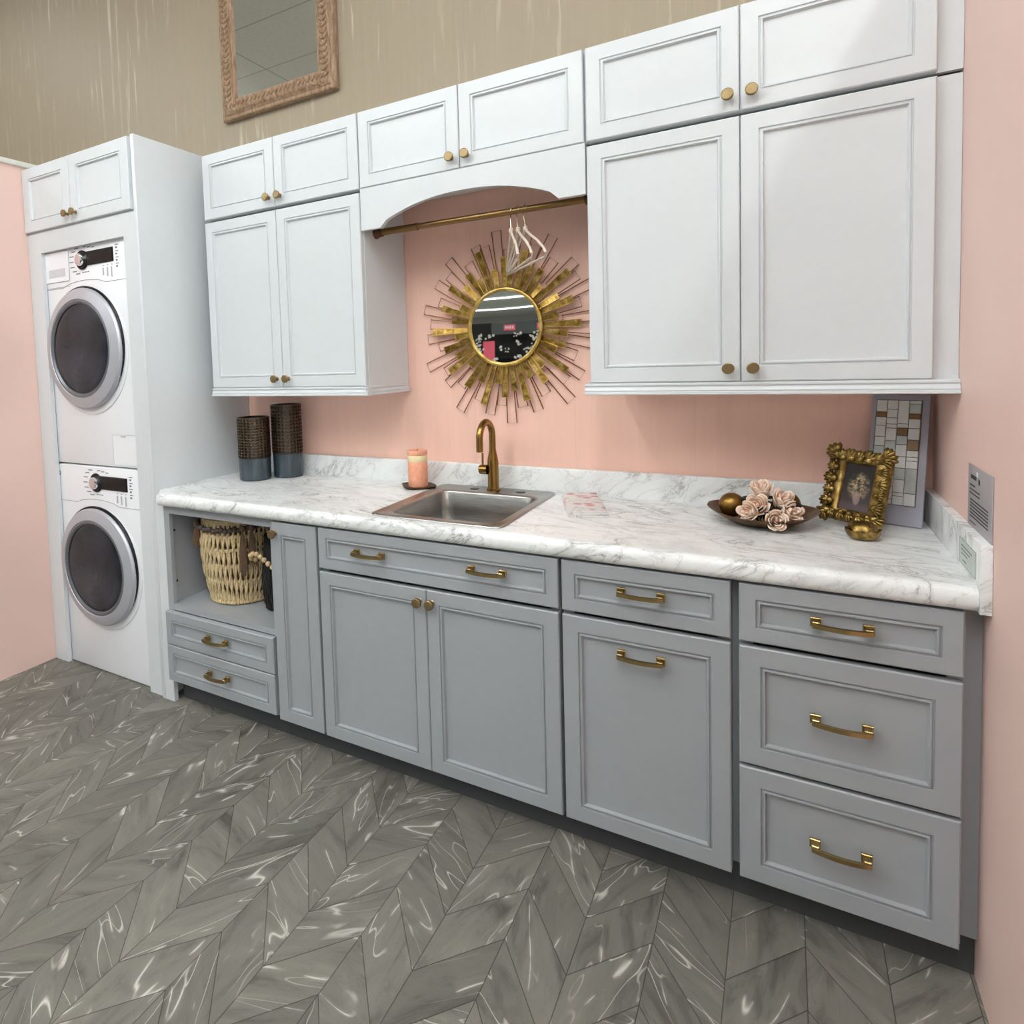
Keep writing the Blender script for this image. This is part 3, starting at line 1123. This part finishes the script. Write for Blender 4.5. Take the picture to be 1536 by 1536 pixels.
t = thing('sink', 'square stainless steel drop-in sink set in the marble countertop', 'sink', (1.34, -.30, ZC))
b = B()
ox0, ox1, oy0, oy1 = 1.098, 1.579, -.590, -.028
ix0, ix1, iy0, iy1 = 1.145, 1.540, -.538, -.128
Z = ZC
L = [rrect(ox0, ox1, oy0, oy1, .035, Z + .0006), rrect(ox0 + .001, ox1 - .001, oy0 + .001, oy1 - .001, .034, Z + .004),
     rrect(ox0 + .008, ox1 - .008, oy0 + .008, oy1 - .008, .030, Z + .0065), rrect(ox0 + .014, ox1 - .014, oy0 + .014, oy1 - .014, .028, Z + .004),
     rrect(ix0 - .012, ix1 + .012, iy0 - .012, iy1 + .012, .058, Z + .0035), rrect(ix0 - .004, ix1 + .004, iy0 - .004, iy1 + .004, .052, Z + .0015),
     rrect(ix0, ix1, iy0, iy1, .05, Z - .006), rrect(ix0 + .006, ix1 - .006, iy0 + .006, iy1 - .006, .05, Z - .07),
     rrect(ix0 + .014, ix1 - .014, iy0 + .014, iy1 - .014, .05, Z - .15), rrect(ix0 + .03, ix1 - .03, iy0 + .03, iy1 - .03, .045, Z - .172),
     rrect(ix0 + .06, ix1 - .06, iy0 + .06, iy1 - .06, .03, Z - .178)]
b.loft(L, True, False, True, True)
finish('basin', b, STEEL, t, 60)
b = B()
b.lathe([(.045, 0), (.045, .002), (.036, .003), (.03, -.0005)], (1.342, -.33, Z - .178), 28)
finish('drain', b, CHROME, t)
for x in (1.262, 1.452):
    b = B()
    b.lathe([(.019, 0), (.019, .0015), (.016, .003)], (x, -.078, Z + .0036), 24)
    finish('hole_cover', b, simple('hole_plug', (70, 68, 64), .4, .6), t)

fx, fy = 1.343, -.080
t = thing('faucet', 'brushed brass gooseneck faucet standing at the back of the sink', 'faucet', (fx, fy, Z + .004))
b = B()
Zb = Z + .0036
b.lathe([(.0265, 0), (.0265, .006), (.0225, .009), (.0215, .016), (.0215, .108), (.0205, .120), (.0165, .140), (.0132, .158), (.013, .164)], (fx, fy, Zb), 28)
finish('body', b, FAUC, t)
R = .060
zn = Z + .215
pts = [(fx, fy, Zb + .16), (fx, fy, zn - .02)]
for i in range(17):
    a = pi * i / 16
    pts.append((fx, fy - R + R * cos(a), zn + R * sin(a)))
pts += [(fx, fy - 2 * R, zn - .045)]
b = B().tube(pts, .0128, 16)
finish('spout', b, FAUC, t)
b = B()
ex = fx - .022
b.lathe([(.0185, .004), (.0185, -.008), (.018, -.026), (.0150, -.029)], (ex, fy - .012, Z + .086), 24, 'X')
b.tube([(ex - .016, fy - .012, Z + .086), (ex - .016, fy - .010, Z + .150)], .0042, 10)
finish('lever', b, FAUC, t)

# ------------------------------------------------------------------ candle on dish
cx, cy = 1.030, -.118
b = B()
seg = 40
rr = random.Random(5)
prof = [(.35, .002), (.75, .0), (1.0, .0065), (1.03, .011), (.97, .010), (.72, .0055), (.3, .0055)]
wob = [1 + .05 * sin(3 * 2 * pi * i / seg + .5) + .08 * cos(4 * 2 * pi * i / seg + .6) for i in range(seg)]
L = [[(cx + .072 * k * wob[i] * cos(2 * pi * i / seg), cy + .060 * k * wob[i] * sin(2 * pi * i / seg), ZC + .0005 + h) for i in range(seg)] for k, h in prof]
b.loft(L, True, True, True, True)
single('candle_dish', b, RUST, 'small rust brown leaf-edged dish under the peach candle', 'dish', (cx, cy, ZC))
t = thing('pillar_candle', 'peach pillar candle with cream band, standing left of the sink', 'candle', (cx, cy, ZC + .006))
zc0 = ZC + .0065
b = B().lathe([(.0385, 0), (.040, .003), (.040, .098), (.0388, .1005)], (cx, cy, zc0), 36)
finish('wax_body', b, PEACH, t)
b = B().lathe([(.0385, .1005), (.0402, .103), (.0402, .125), (.0388, .1275)], (cx, cy, zc0), 36)
finish('cream_band', b, CREAM, t)
b = B().lathe([(.0385, .1275), (.040, .130), (.040, .1445), (.0385, .1475), (.032, .1465), (.005, .143)], (cx, cy, zc0), 36)
finish('wax_top', b, PEACH, t)
b = B().tube([(cx, cy, zc0 + .142), (cx + .001, cy, zc0 + .150)], .0012, 6)
finish('wick', b, BLACKM, t)

# ------------------------------------------------------------------ dark lattice jars
for cx, cy, r, h, zb_, lb in ((.226, -.213, .073, .285, .100, 'shorter dark jar with bronze lattice sleeve and blue glass base'),
                              (.322, -.096, .070, .335, .110, 'taller dark jar with bronze lattice sleeve, behind the shorter jar')):
    t = thing('lattice_jar', lb, 'jar', (cx, cy, ZC), 'dark lattice jars in the left corner')
    z = ZC + .0005
    b = B()
    b.lathe([(r - .008, 0), (r - .002, .003), (r - .001, .010), (r - .001, zb_), (r - .004, zb_ + .002)], (cx, cy, z), 48)
    finish('glass_base', b, CANWALL, t)
    b = B()
    b.lathe([(r - .006, zb_ + .002), (r - .006, h - .004), (r - .010, h), (r - .013, h - .003), (r - .013, zb_ + .02)], (cx, cy, z), 48, cap0=True, cap1=True)
    finish('inner_cylinder', b, CANCORE, t)
    b = B()
    b.lathe([(r - .006, h - .003), (r + .001, h - .004), (r + .001, h), (r - .006, h + .001)], (cx, cy, z), 48, cap0=False, cap1=False)
    finish('rim', b, LATT, t)
    b = B()
    ns, nr = 26, 14
    for i in range(ns):
        a0 = 2 * pi * i / ns
        for j in range(nr):
            za, zb2 = zb_ + .002 + (h - zb_ - .006) * j / nr, zb_ + .002 + (h - zb_ - .006) * (j + 1) / nr
            hole = .68 if j < 4 else .56
            ma, mz = (1 - hole) / 2 * 2 * pi / ns, (1 - hole) / 2 * (zb2 - za)
            a1 = a0 + 2 * pi / ns
            oc = [(a0, za), (a1, za), (a1, zb2), (a0, zb2)]
            ic = [(a0 + ma, za + mz), (a1 - ma, za + mz), (a1 - ma, zb2 - mz), (a0 + ma, zb2 - mz)]
            P = lambda q, rr_: (cx + rr_ * cos(q[0]), cy + rr_ * sin(q[0]), z + q[1])
            b.loft([[P(q, r - .0005) for q in oc], [P(q, r + .0005) for q in ic], [P(q, r - .0055) for q in ic]], True, False, False, False)
    finish('lattice_sleeve', b, LATT, t)

# ------------------------------------------------------------------ folded towel
t = thing('folded_towel', 'folded white floral cloth towel lying right of the sink', 'towel', (1.724, -.205, ZC + .0005), None, True, (0, 0, .36))
for k, (hw, hl, z0_, th) in enumerate(((.063, .150, .000, .006), (.061, .146, .0062, .006), (.059, .141, .0124, .006))):
    b = B()
    N = 14
    L = []
    for i in range(N + 1):
        y = -hl + 2 * hl * i / N
        wv = .0012 * sin(i * 1.3 + k)
        ring = []
        for a in range(12):
            q = 2 * pi * a / 12
            xx = hw * (abs(cos(q)) ** .25) * (1 if cos(q) >= 0 else -1)
            zz = th / 2 + th / 2 * (abs(sin(q)) ** .7) * (1 if sin(q) >= 0 else -1)
            ring.append((xx, y, z0_ + zz + (wv if k else max(wv, 0) * .3) * (.5 + .5 * sin(xx * 40))))
        L.append(ring)
    b.loft(L, True, True, True, True)
    finish('fold', b, TOWEL, t, 60)

# ------------------------------------------------------------------ leaf tray with balls and roses
tx, ty = 2.250, -.205
b = B()
seg = 56
prof = [(.25, .0), (.55, .001), (.80, .012), (1.0, .030), (1.03, .034), (.985, .033), (.80, .018), (.5, .006), (.2, .005)]


def tray_r(a):
    return 1 + .05 * abs(sin(3.0 * a)) + .02 * cos(6 * a)


L = [[(tx + .138 * k * tray_r(2 * pi * i / seg) * cos(2 * pi * i / seg), ty + .132 * k * tray_r(2 * pi * i / seg) * sin(2 * pi * i / seg), ZC + .0008 + h + (.010 * k * abs(cos(2 * pi * i / seg)) ** 2 if k > .7 else 0)) for i in range(seg)] for k, h in prof]
b.loft(L, True, True, True, True)
single('leaf_tray', b, BRONZE, 'bronze leaf-shaped tray holding gold balls and cream roses', 'tray', (tx, ty, ZC))
for x, y, z, r, lb in ((2.172, -.215, .962, .036, 'gold ball at the left end of the bronze leaf tray'), (2.312, -.160, .964, .038, 'gold ball behind the cream roses in the bronze tray')):
    single('gold_ball', B().ball((x, y, z), r, 28, 18), GBALL, lb, 'ball', (x, y, z - r), 'gold balls in the tray')


def rose(c, r, ax, label, mat_c=True):
    """layered cupped petals around an axis"""
    t = thing('rose', label, 'flower', c, 'cream silk roses', True)
    z = Vector(ax).normalized()
    x = z.cross(Vector((.3, .8, .1))).normalized()
    y = z.cross(x)
    R = Matrix((x, y, z)).transposed().to_4x4()
    rg = random.Random(int(c[0] * 1e4))
    b = B()
    b.T = R
    b.ball((0, 0, -r * .35), r * .55, 12, 8, (1, 1, .8))
    for ly, (n_, rr, hh, op, w_) in enumerate(((3, .26, .86, .02, 1.5), (3, .44, .84, .05, 1.5), (4, .62, .78, .10, 1.25), (5, .80, .62, .24, 1.1))):
        for k in range(n_):
            a0 = 2 * pi * k / n_ + ly * .7 + rg.uniform(-.15, .15)
            NU, NV = 7, 6
            grid = []
            for j in range(NV + 1):
                v_ = j / NV
                row = []
                for i in range(NU + 1):
                    u_ = -1 + 2 * i / NU
                    a = a0 + u_ * w_ * .62 * sin(pi * (.18 + .66 * v_))
                    rad = r * (rr * (.45 + .6 * v_ ** .7) + op * .42 * v_ ** 3)
                    zz = r * (-.75 + (hh + .75) * v_ - op * .35 * v_ ** 4 - .16 * u_ * u_ * v_)
                    row.append((rad * cos(a), rad * sin(a), zz))
                grid.append(row)
            b.loft(grid, False, False, False, True)
    o = finish('petals', b, PETAL, t, 80, Vector((0, 0, 0)))
    sm = o.modifiers.new('thickness', 'SOLIDIFY')
    sm.thickness = r * .05
    b = B()
    b.T = R
    b.ball((0, 0, r * .34), r * .17, 12, 8, (1, 1, 1.1))
    finish('heart', b, PETALC, t, 80, Vector((0, 0, 0)))
    b = B()
    b.T = R
    for k in range(4):
        a = pi / 2 * k + .4
        b.ball((r * .55 * cos(a), r * .55 * sin(a), -r * .72), r * .42, 8, 6, (1, .5, .25), rot=Matrix.Rotation(a, 3, 'Z'))
    b.tube([(0, 0, -r * .7), (0, 0, -r * 1.05)], r * .10, 6)
    finish('sepal', b, LEAFD, t, 80, Vector((0, 0, 0)))
    return t


rose((2.250, -.225, 1.013), .035, (-.1, -.45, 1), 'cream rose at the top of the bunch in the bronze tray')
rose((2.243, -.262, .975), .036, (-.15, -.9, .45), 'cream rose with pink heart in the middle left of the bunch')
rose((2.303, -.236, .988), .036, (.35, -.6, .8), 'cream rose at the upper right of the bunch')
rose((2.222, -.296, .962), .033, (-.5, -.9, .3), 'cream rose at the lower left, hanging over the tray edge')
rose((2.322, -.262, .962), .034, (.6, -.8, .35), 'cream rose at the right end of the bunch')
rose((2.287, -.318, .950), .032, (.2, -1, .2), 'cream rose lying lowest at the front of the bronze tray')
rose((2.279, -.287, .952), .017, (.1, -1, .4), 'small pink-hearted rosebud in the centre of the bunch')
for c, a, lb in (((2.205, -.225, .972), .5, 'dark pointed leaf at the left of the roses'), ((2.276, -.292, .946), 2.0, 'dark pointed leaf at the front of the roses'), ((2.334, -.250, .972), -.4, 'dark pointed leaf at the right of the roses')):
    b = B()
    R = Matrix.Rotation(a, 3, 'Y') @ Matrix.Rotation(.5, 3, 'X')
    L = []
    for i in range(9):
        q = i / 8
        wv = .020 * sin(pi * q) ** .8 + .0005
        row = []
        for s_ in (-1, -.5, 0, .5, 1):
            p_ = R @ Vector((s_ * wv, -.006 * sin(pi * q) + .004 * abs(s_), (q - .5) * .062))
            row.append((c[0] + p_.x, c[1] + p_.y, c[2] + p_.z))
        L.append(row)
    b.loft(L, False, False, False, True)
    o = single('silk_leaf', b, LEAFD, lb, 'leaf', c, 'dark leaves among the roses', 80)
    sm = o.modifiers.new('thickness', 'SOLIDIFY')
    sm.thickness = .001

# ------------------------------------------------------------------ ornate picture frame
def m_print():
    t = NT('still_life_print')
    x = t.xyz(t.objco())
    n = t.noise(t.objco(), 60, 5, .7, .4)
    n2 = t.noise(t.objco(), 130, 3)
    bg = t.ramp(x[2], [(.06, lin((84, 72, 78))), (.075, lin((58, 48, 48))), (.13, lin((20, 16, 16)))])
    dx = t.math('ABSOLUTE', t.math('SUBTRACT', x[0], .003))
    dz = t.math('SUBTRACT', x[2], .118)
    rr = t.math('SQRT', t.math('ADD', t.math('MULTIPLY', dx, dx), t.math('MULTIPLY', t.math('MULTIPLY', dz, dz), .6)))
    blob = t.math('MULTIPLY', t.ramp(t.math('MULTIPLY', rr, 10.0), [(.18, 1.0), (.34, 0.0)]), t.ramp(n, [(.42, 0.0), (.6, 1.0)]))
    col = t.mix(t.math('MULTIPLY', blob, .9), bg, t.ramp(n2, [(.35, lin((120, 100, 70))), (.6, lin((196, 176, 140)))]))
    vz = t.math('SUBTRACT', x[2], .084)
    vr = t.math('SQRT', t.math('ADD', t.math('MULTIPLY', t.math('MULTIPLY', dx, dx), 2.4), t.math('MULTIPLY', t.math('MULTIPLY', vz, vz), .6)))
    vase = t.ramp(t.math('MULTIPLY', vr, 10.0), [(.12, 1.0), (.17, 0.0)])
    col = t.mix(t.math('MULTIPLY', vase, .7), col, lin((150, 128, 122)))
    t.set(color=col, rough=.3)
    return t.m


t = thing('picture_frame', 'small ornate gold picture frame with floral still life, standing on the counter', 'picture frame', (2.464, -.190, ZC + .003), None, True, (-.2675, 0, -.7035))
pw, pb, ph = .083, .049, .131
b = B()
b.rects(-pw / 2 - .004, pw / 2 + .004, pb - .004, pb + ph + .004, .0, [(0, .004), (0, 0), (.004, 0)])
finish('picture', b, m_print(), t)
b = B()
pr = [(-.036, .014), (-.036, .004), (-.026, -.006), (-.012, -.010), (-.004, -.006), (.0, -.001), (.0, .003), (-.02, .014)]
L = []
for i, d in pr:
    L.append([(-pw / 2 + i, d, pb + i), (pw / 2 - i, d, pb + i), (pw / 2 - i, d, pb + ph - i), (-pw / 2 + i, d, pb + ph - i)])
b.loft(L + [L[0]], True, False, False, True)
rg = random.Random(3)


def leaf_scroll(cx_, cz_, ang, s):
    """an acanthus lobe: a fan of five ribs"""
    for k in range(-2, 3):
        a = ang + k * .42
        R = Matrix.Rotation(-a, 3, 'Y')
        off = R @ Vector((s * .55, 0, 0))
        b.ball((cx_ + off.x, -.010 - .003 * (2 - abs(k)), cz_ + off.z), s, 8, 6, (.62, .34, .24), rot=R)
    b.ball((cx_, -.014, cz_), s * .42, 8, 6, (1, .6, 1))


hw, zt_, zb_ = pw / 2 + .020, pb + ph + .018, pb - .018
for i in range(5):
    q = -1 + 2 * i / 4
    leaf_scroll(q * hw * .8, zt_ - .004, pi / 2 - q * .5, .022 + .003 * (i % 2))
    leaf_scroll(q * hw * .8, zb_ + .006, -pi / 2 + q * .5, .020 + .003 * (i % 2))
for i in range(6):
    q = i / 5
    zz = zb_ + (zt_ - zb_) * q
    leaf_scroll(-hw - .002, zz, pi - .35 * (q - .5), .021 + .004 * (i % 2))
    leaf_scroll(hw + .002, zz, .35 * (q - .5), .021 + .004 * (i % 2))
for sx in (-1, 1):
    leaf_scroll(sx * (hw + .006), zt_ + .004, pi / 2 - sx * .8, .030)
    leaf_scroll(sx * (hw + .006), zb_ + .004, -pi / 2 + sx * .8, .028)
finish('carved_frame', b, GORN, t, 50)
b = B()
b.box(-.006, .006, .016, .022, .02, .17)
b.T = Matrix.Translation((0, .02, .168)) @ Matrix.Rotation(.48, 4, 'X')
b.box(-.016, .016, -.002, .002, -.140, 0)
finish('easel_back', b, BLACKM, t)

# little gold bowl
cx, cy = 2.486, -.298
b = B()
seg = 36
prof = [(.42, 0), (.62, .001), (.88, .010), (1.0, .022), (1.0, .027), (.96, .026), (.80, .014), (.3, .006)]
L = [[(cx + .040 * k * cos(2 * pi * i / seg), cy + .040 * k * sin(2 * pi * i / seg), ZC + .0005 + h + (.0022 * sin(9 * 2 * pi * i / seg) if k > .95 else 0)) for i in range(seg)] for k, h in prof]
b.loft(L, True, True, True, True)
single('gold_bowl', b, GORN, 'tiny ragged-rimmed gold bowl in front of the picture frame', 'bowl', (cx, cy, ZC))
b = B()
seg = 30
L = []
for k, h in ((.2, .012), (.8, .016), (1.0, .026), (.9, .038), (.55, .046), (.1, .049)):
    L.append([(cx + .033 * k * (1 + .06 * sin(5 * 2 * pi * i / seg)) * cos(2 * pi * i / seg), cy + .033 * k * (1 + .06 * sin(5 * 2 * pi * i / seg + 1)) * sin(2 * pi * i / seg), ZC + h) for i in range(seg)])
b.loft(L, True, True, True, True)
single('gilt_shell', b, GORN, 'crumpled gold ornament resting in the tiny gold bowl', 'ornament', (cx, cy, ZC + .012))

# ------------------------------------------------------------------ tile sample board
t = thing('sample_board', 'pale grey sample board with white and brown mosaic tiles, leaning in the right corner', 'sample board', (2.570, -.105, ZC + .0025), None, True, (-.20, 0, -.37))
bw, bh = .134, .372
b = B()
b.box(-bw / 2, bw / 2, 0, .012, 0, bh, .001)
finish('board', b, simple('board_lilac_grey', (172, 171, 182), .55), t)
cols_x = [-.056, -.030, -.004, .022, .049]
layout = [
    [(.0, .035, 0), (.035, .05, 1), (.05, .075, 0), (.075, .108, 0), (.108, .135, 0), (.135, .165, 2), (.165, .205, 0), (.205, .24, 2), (.24, .275, 0), (.275, .30, 0)],
    [(.0, .027, 0), (.027, .052, 0), (.052, .07, 0), (.07, .082, 0), (.082, .118, 0), (.118, .15, 2), (.15, .185, 0), (.185, .215, 0), (.215, .25, 2), (.25, .285, 0), (.285, .30, 0)],
    [(.0, .068, 0), (.068, .08, 0), (.08, .102, 1), (.102, .128, 2), (.128, .162, 0), (.162, .195, 0), (.195, .228, 2), (.228, .265, 0), (.265, .275, 0), (.275, .30, 0)],
    [(.0, .010, 0), (.010, .038, 2), (.038, .053, 1), (.053, .08, 0), (.08, .113, 0), (.113, .143, 1), (.143, .162, 0), (.162, .173, 0), (.173, .195, 0), (.195, .265, 2), (.265, .30, 0)]]
tm_ = [simple('tile_white', (222, 222, 218), .25, var=.05), simple('tile_brown', (134, 98, 56), .25, var=.1), simple('tile_pale_marble', (196, 202, 198), .25, var=.08, scale=60)]
b = B()
b.box(-.0575, .0505, -.0015, 0, .055, .357)
finish('grout_bed', b, simple('grout', (96, 92, 88), .8), t)
b = B()
for c_, col in enumerate(layout):
    for a0, a1, mi in col:
        z1_, z0_ = .356 - a0, .356 - a1
        b.rects(cols_x[c_] + .0007, cols_x[c_ + 1] - .0007, z0_ + .0007, z1_ - .0007, -.005, [(0, .0035), (0, .001), (.001, 0)], mi)
finish('mosaic_tiles', b, tm_, t)

# ------------------------------------------------------------------ wall card and counter label
t = thing('wall_card', 'grey metallic text card fixed on the right pink wall above the side splash', 'sign', (XW, -.53, 1.0))
b = B().box(XW - .003, XW - .0005, -.627, -.428, 1.004, 1.148, .001)
finish('card', b, CARD, t)
b = B()
XX = XW - .0034


def dash(ya, yb, z, h):
    """a word-like run of strokes along the card"""
    y = ya
    rg_ = random.Random(int(z * 1e4))
    while y > yb:
        l_ = rg_.uniform(.005, .013)
        b.box(XX, XX + .0006, max(y - l_, yb), y, z, z + h)
        y -= l_ + .0025


for z, ya, yb, h in ((1.118, -.452, -.500, .009), (1.101, -.446, -.49, .004), (1.092, -.446, -.53, .003), (1.083, -.446, -.53, .003)):
    dash(ya, yb, z, h)
for i in range(6):
    dash(-.448, -.600, 1.068 - i * .0075, .003)
dash(-.448, -.50, 1.018, .002)
b.lathe([(.007, 0), (.007, .0005)], (XX, -.525, 1.119), 16, 'X')
finish('card_text', b, INK, t)
b = B()
b.box(XX, XX + .0006, -.514, -.500, 1.128, 1.139)
finish('card_flash', b, PAPER, t)
t = thing('counter_label', 'small pale sticker with faint print on the marble side splash', 'label', (XR, -.54, .92))
b = B().box(XR - .0006, XR + .0004, -.602, -.455, .924, .982)
finish('sticker', b, simple('sticker_pale', (196, 206, 200), .35), t)
b = B()
XX = XR - .0011
for i in range(3):
    b.box(XX, XX + .0004, -.57 + .02 * i, -.475, .966 - i * .009, .9685 - i * .009)
b.box(XX, XX + .0004, -.52, -.49, .934, .937)
for q in ((-.600, -.457, .9245, .9252), (-.600, -.457, .981, .9817), (-.6005, -.6, .9245, .9817), (-.457, -.4565, .9245, .9817)):
    b.box(XX, XX + .0004, *q)
finish('sticker_print', b, INK2, t)

# ------------------------------------------------------------------ baskets in the open shelf
bx, by, bz = .275, -.375, .4365
t = thing('woven_basket', 'pale seagrass woven basket on the open grey shelf', 'basket', (bx, by, bz))
H = .345


def br(q):
    return .128 + .036 * sin(min(1, q * 1.35) * pi / 2) - .012 * max(0, q - .75) / .25


b = B()
NS = 46
for i in range(NS):
    a0 = 2 * pi * i / NS
    for s in (-1, 1):
        pts, rad = [], []
        for j in range(25):
            q = j / 24
            wv = sin(q * pi * 5.5 + .4)
            a = a0 + s * .030 * wv
            rr_ = br(q) + .004 * s * cos(q * pi * 5.5)
            pts.append((bx + rr_ * cos(a), by + rr_ * sin(a), bz + .006 + q * H))
            rad.append(.0055 + .0012 * sin(i * 7.3 + j))
        b.tube(pts, rad, 5)
for q in (.03, .27, .47, .67, .83):
    rr_ = br(q) - .001
    for dz in (0, .006):
        b.tube([(bx + (rr_ + .004 * sin(20 * k * pi / 20)) * cos(k * pi / 20), by + rr_ * sin(k * pi / 20), bz + .006 + q * H + dz + .002 * sin(k * 1.7)) for k in range(40)], .0042, 5, True)
for q in (1.0, 1.02):
    b.tube([(bx + (br(1) + .002) * cos(k * pi / 20), by + (br(1) + .002) * sin(k * pi / 20), bz + .006 + q * H) for k in range(40)], .008, 6, True)
for k in range(60):
    a = 2 * pi * k / 60
    b.ball((bx + .131 * cos(a), by + .131 * sin(a), bz + .010), .0085, 6, 5)
finish('woven_side', b, STRAW, t, 80)
b = B().lathe([(.118, .004), (.122, .01), (br(.5) - .012, .5 * H), (br(1) - .012, H)], (bx, by, bz), 36, cap1=False)
finish('basket_lining', b, simple('basket_shade', (104, 82, 52), .9), t)
# dark bead garland round the rim with a tassel at the left
t = thing('bead_garland', 'dark wooden bead garland with brown tassel draped round the pale basket rim', 'garland', (bx, by, bz + .30))
b = B()
for k in range(34):
    a = radians(175) + radians(200) * k / 33
    z = bz + .352 - .026 * sin(pi * k / 33) ** .6 + .004 * sin(k * 2.1)
    rr_ = br(.9) + .017
    b.ball((bx + rr_ * cos(a), by + rr_ * sin(a), z), .0115, 10, 8)
finish('beads', b, DBEAD, t)
for a, l_ in ((radians(232), .10), (radians(205), .085), (radians(318), .20), (radians(330), .16)):
    b = B()
    c = Vector((bx + (br(.85) + .022) * cos(a), by + (br(.85) + .022) * sin(a), bz + .335))
    b.ball(c, .012, 10, 8)
    for k in range(26):
        q = 2.399 * k
        rr_ = .018 * math.sqrt(k / 26)
        b.tube([(c.x, c.y, c.z - .006), (c.x + rr_ * .6 * cos(q), c.y + rr_ * .6 * sin(q), c.z - .3 * l_), (c.x + rr_ * cos(q), c.y + rr_ * sin(q), c.z - l_ * (1 - .08 * (k % 3)))], .0024, 4)
    finish('tassel', b, TASSEL, t, 80)
# dark woven basket behind at the right
qx, qy = .535, -.400
t = thing('woven_basket', 'black yarn basket half hidden behind the narrow grey door', 'basket', (qx, qy, bz))
b = B().lathe([(.060, .001), (.066, .012), (.078, .12), (.076, .24), (.062, .30)], (qx, qy, bz), 28)
finish('core', b, BLACKM, t)
b = B()
for i in range(60):
    a = 2 * pi * i / 60
    pts = []
    for j in range(12):
        q = j / 11
        rr_ = .066 + .016 * sin(pi * min(1, q * 1.2 + .1)) + .003 * sin(j * 1.9 + i * 2.3)
        pts.append((qx + rr_ * cos(a + .03 * sin(j + i)), qy + rr_ * sin(a + .03 * sin(j + i)), bz + .004 + .30 * q))
    b.tube(pts, .0042, 5)
finish('yarn_strands', b, BYARN, t, 80)
t = thing('bead_string', 'string of natural wood beads hanging between the two baskets', 'bead string', (.52, -.49, bz + .25))
b = B()
path = [(.452, -.470, .640), (.458, -.500, .655), (.470, -.515, .672), (.488, -.520, .682), (.508, -.520, .683), (.527, -.520, .676), (.546, -.520, .665), (.565, -.518, .652), (.584, -.515, .640), (.603, -.512, .630), (.622, -.508, .622)]
for p in path:
    b.ball(p, .0105, 12, 8)
finish('beads', b, WOODB, t)

# ------------------------------------------------------------------ the shop behind the viewer, seen in the round mirror
t = thing('display_stand', 'black display stand with silk flowers across the shop, seen in the round mirror', 'display stand', (-1.8, -9.3, 0))
b = B()
b.box(-5.2, .7, -9.5, -9.3, 0, 2.12)
for z in (.5, .95, 1.4):
    b.box(-5.2, .7, -9.3, -9.0, z, z + .03)
finish('shelving', b, BLACKM, t)
b = B()
b.box(-2.45, -.95, -9.02, -8.98, 1.86, 2.10)
finish('header_board', b, simple('header_grey', (70, 76, 76), .6), t)
for x in (-2.05, -1.38):
    s = finish('price_sign', B().box(x - .12, x + .12, -8.97, -8.955, 1.93, 2.05), PINKSIGN, t)
    b = B()
    for i in range(4):
        b.box(x - .09 + i * .05, x - .06 + i * .05, -8.953, -8.950, 1.965, 2.02)
    finish('sign_letter', b, PAPER, s, loc=Vector(t['_o']))
b = B().box(-2.62, -2.38, -8.98, -8.95, 1.38, 1.74)
finish('pink_poster', b, PINKSIGN, t)
b = B()
rg = random.Random(21)
for k in range(90):
    x = rg.choice([rg.gauss(-2.75, .2), rg.gauss(-1.7, .25), rg.gauss(-1.3, .2), rg.uniform(-3.6, -.6)])
    z = rg.uniform(.9, 1.9)
    for j in range(4):
        b.ball((x + rg.uniform(-.05, .05), -8.94 + rg.uniform(-.04, .02), z + rg.uniform(-.05, .05)), rg.uniform(.012, .03), 6, 4)
o = single('silk_flowers', b, FLW, 'white silk flowers massed on the black display stand, seen in the round mirror', 'flowers', (-1.8, -8.94, .9))
o['kind'] = 'stuff'

for o in bpy.data.objects:
    if '_o' in o:
        del o['_o']
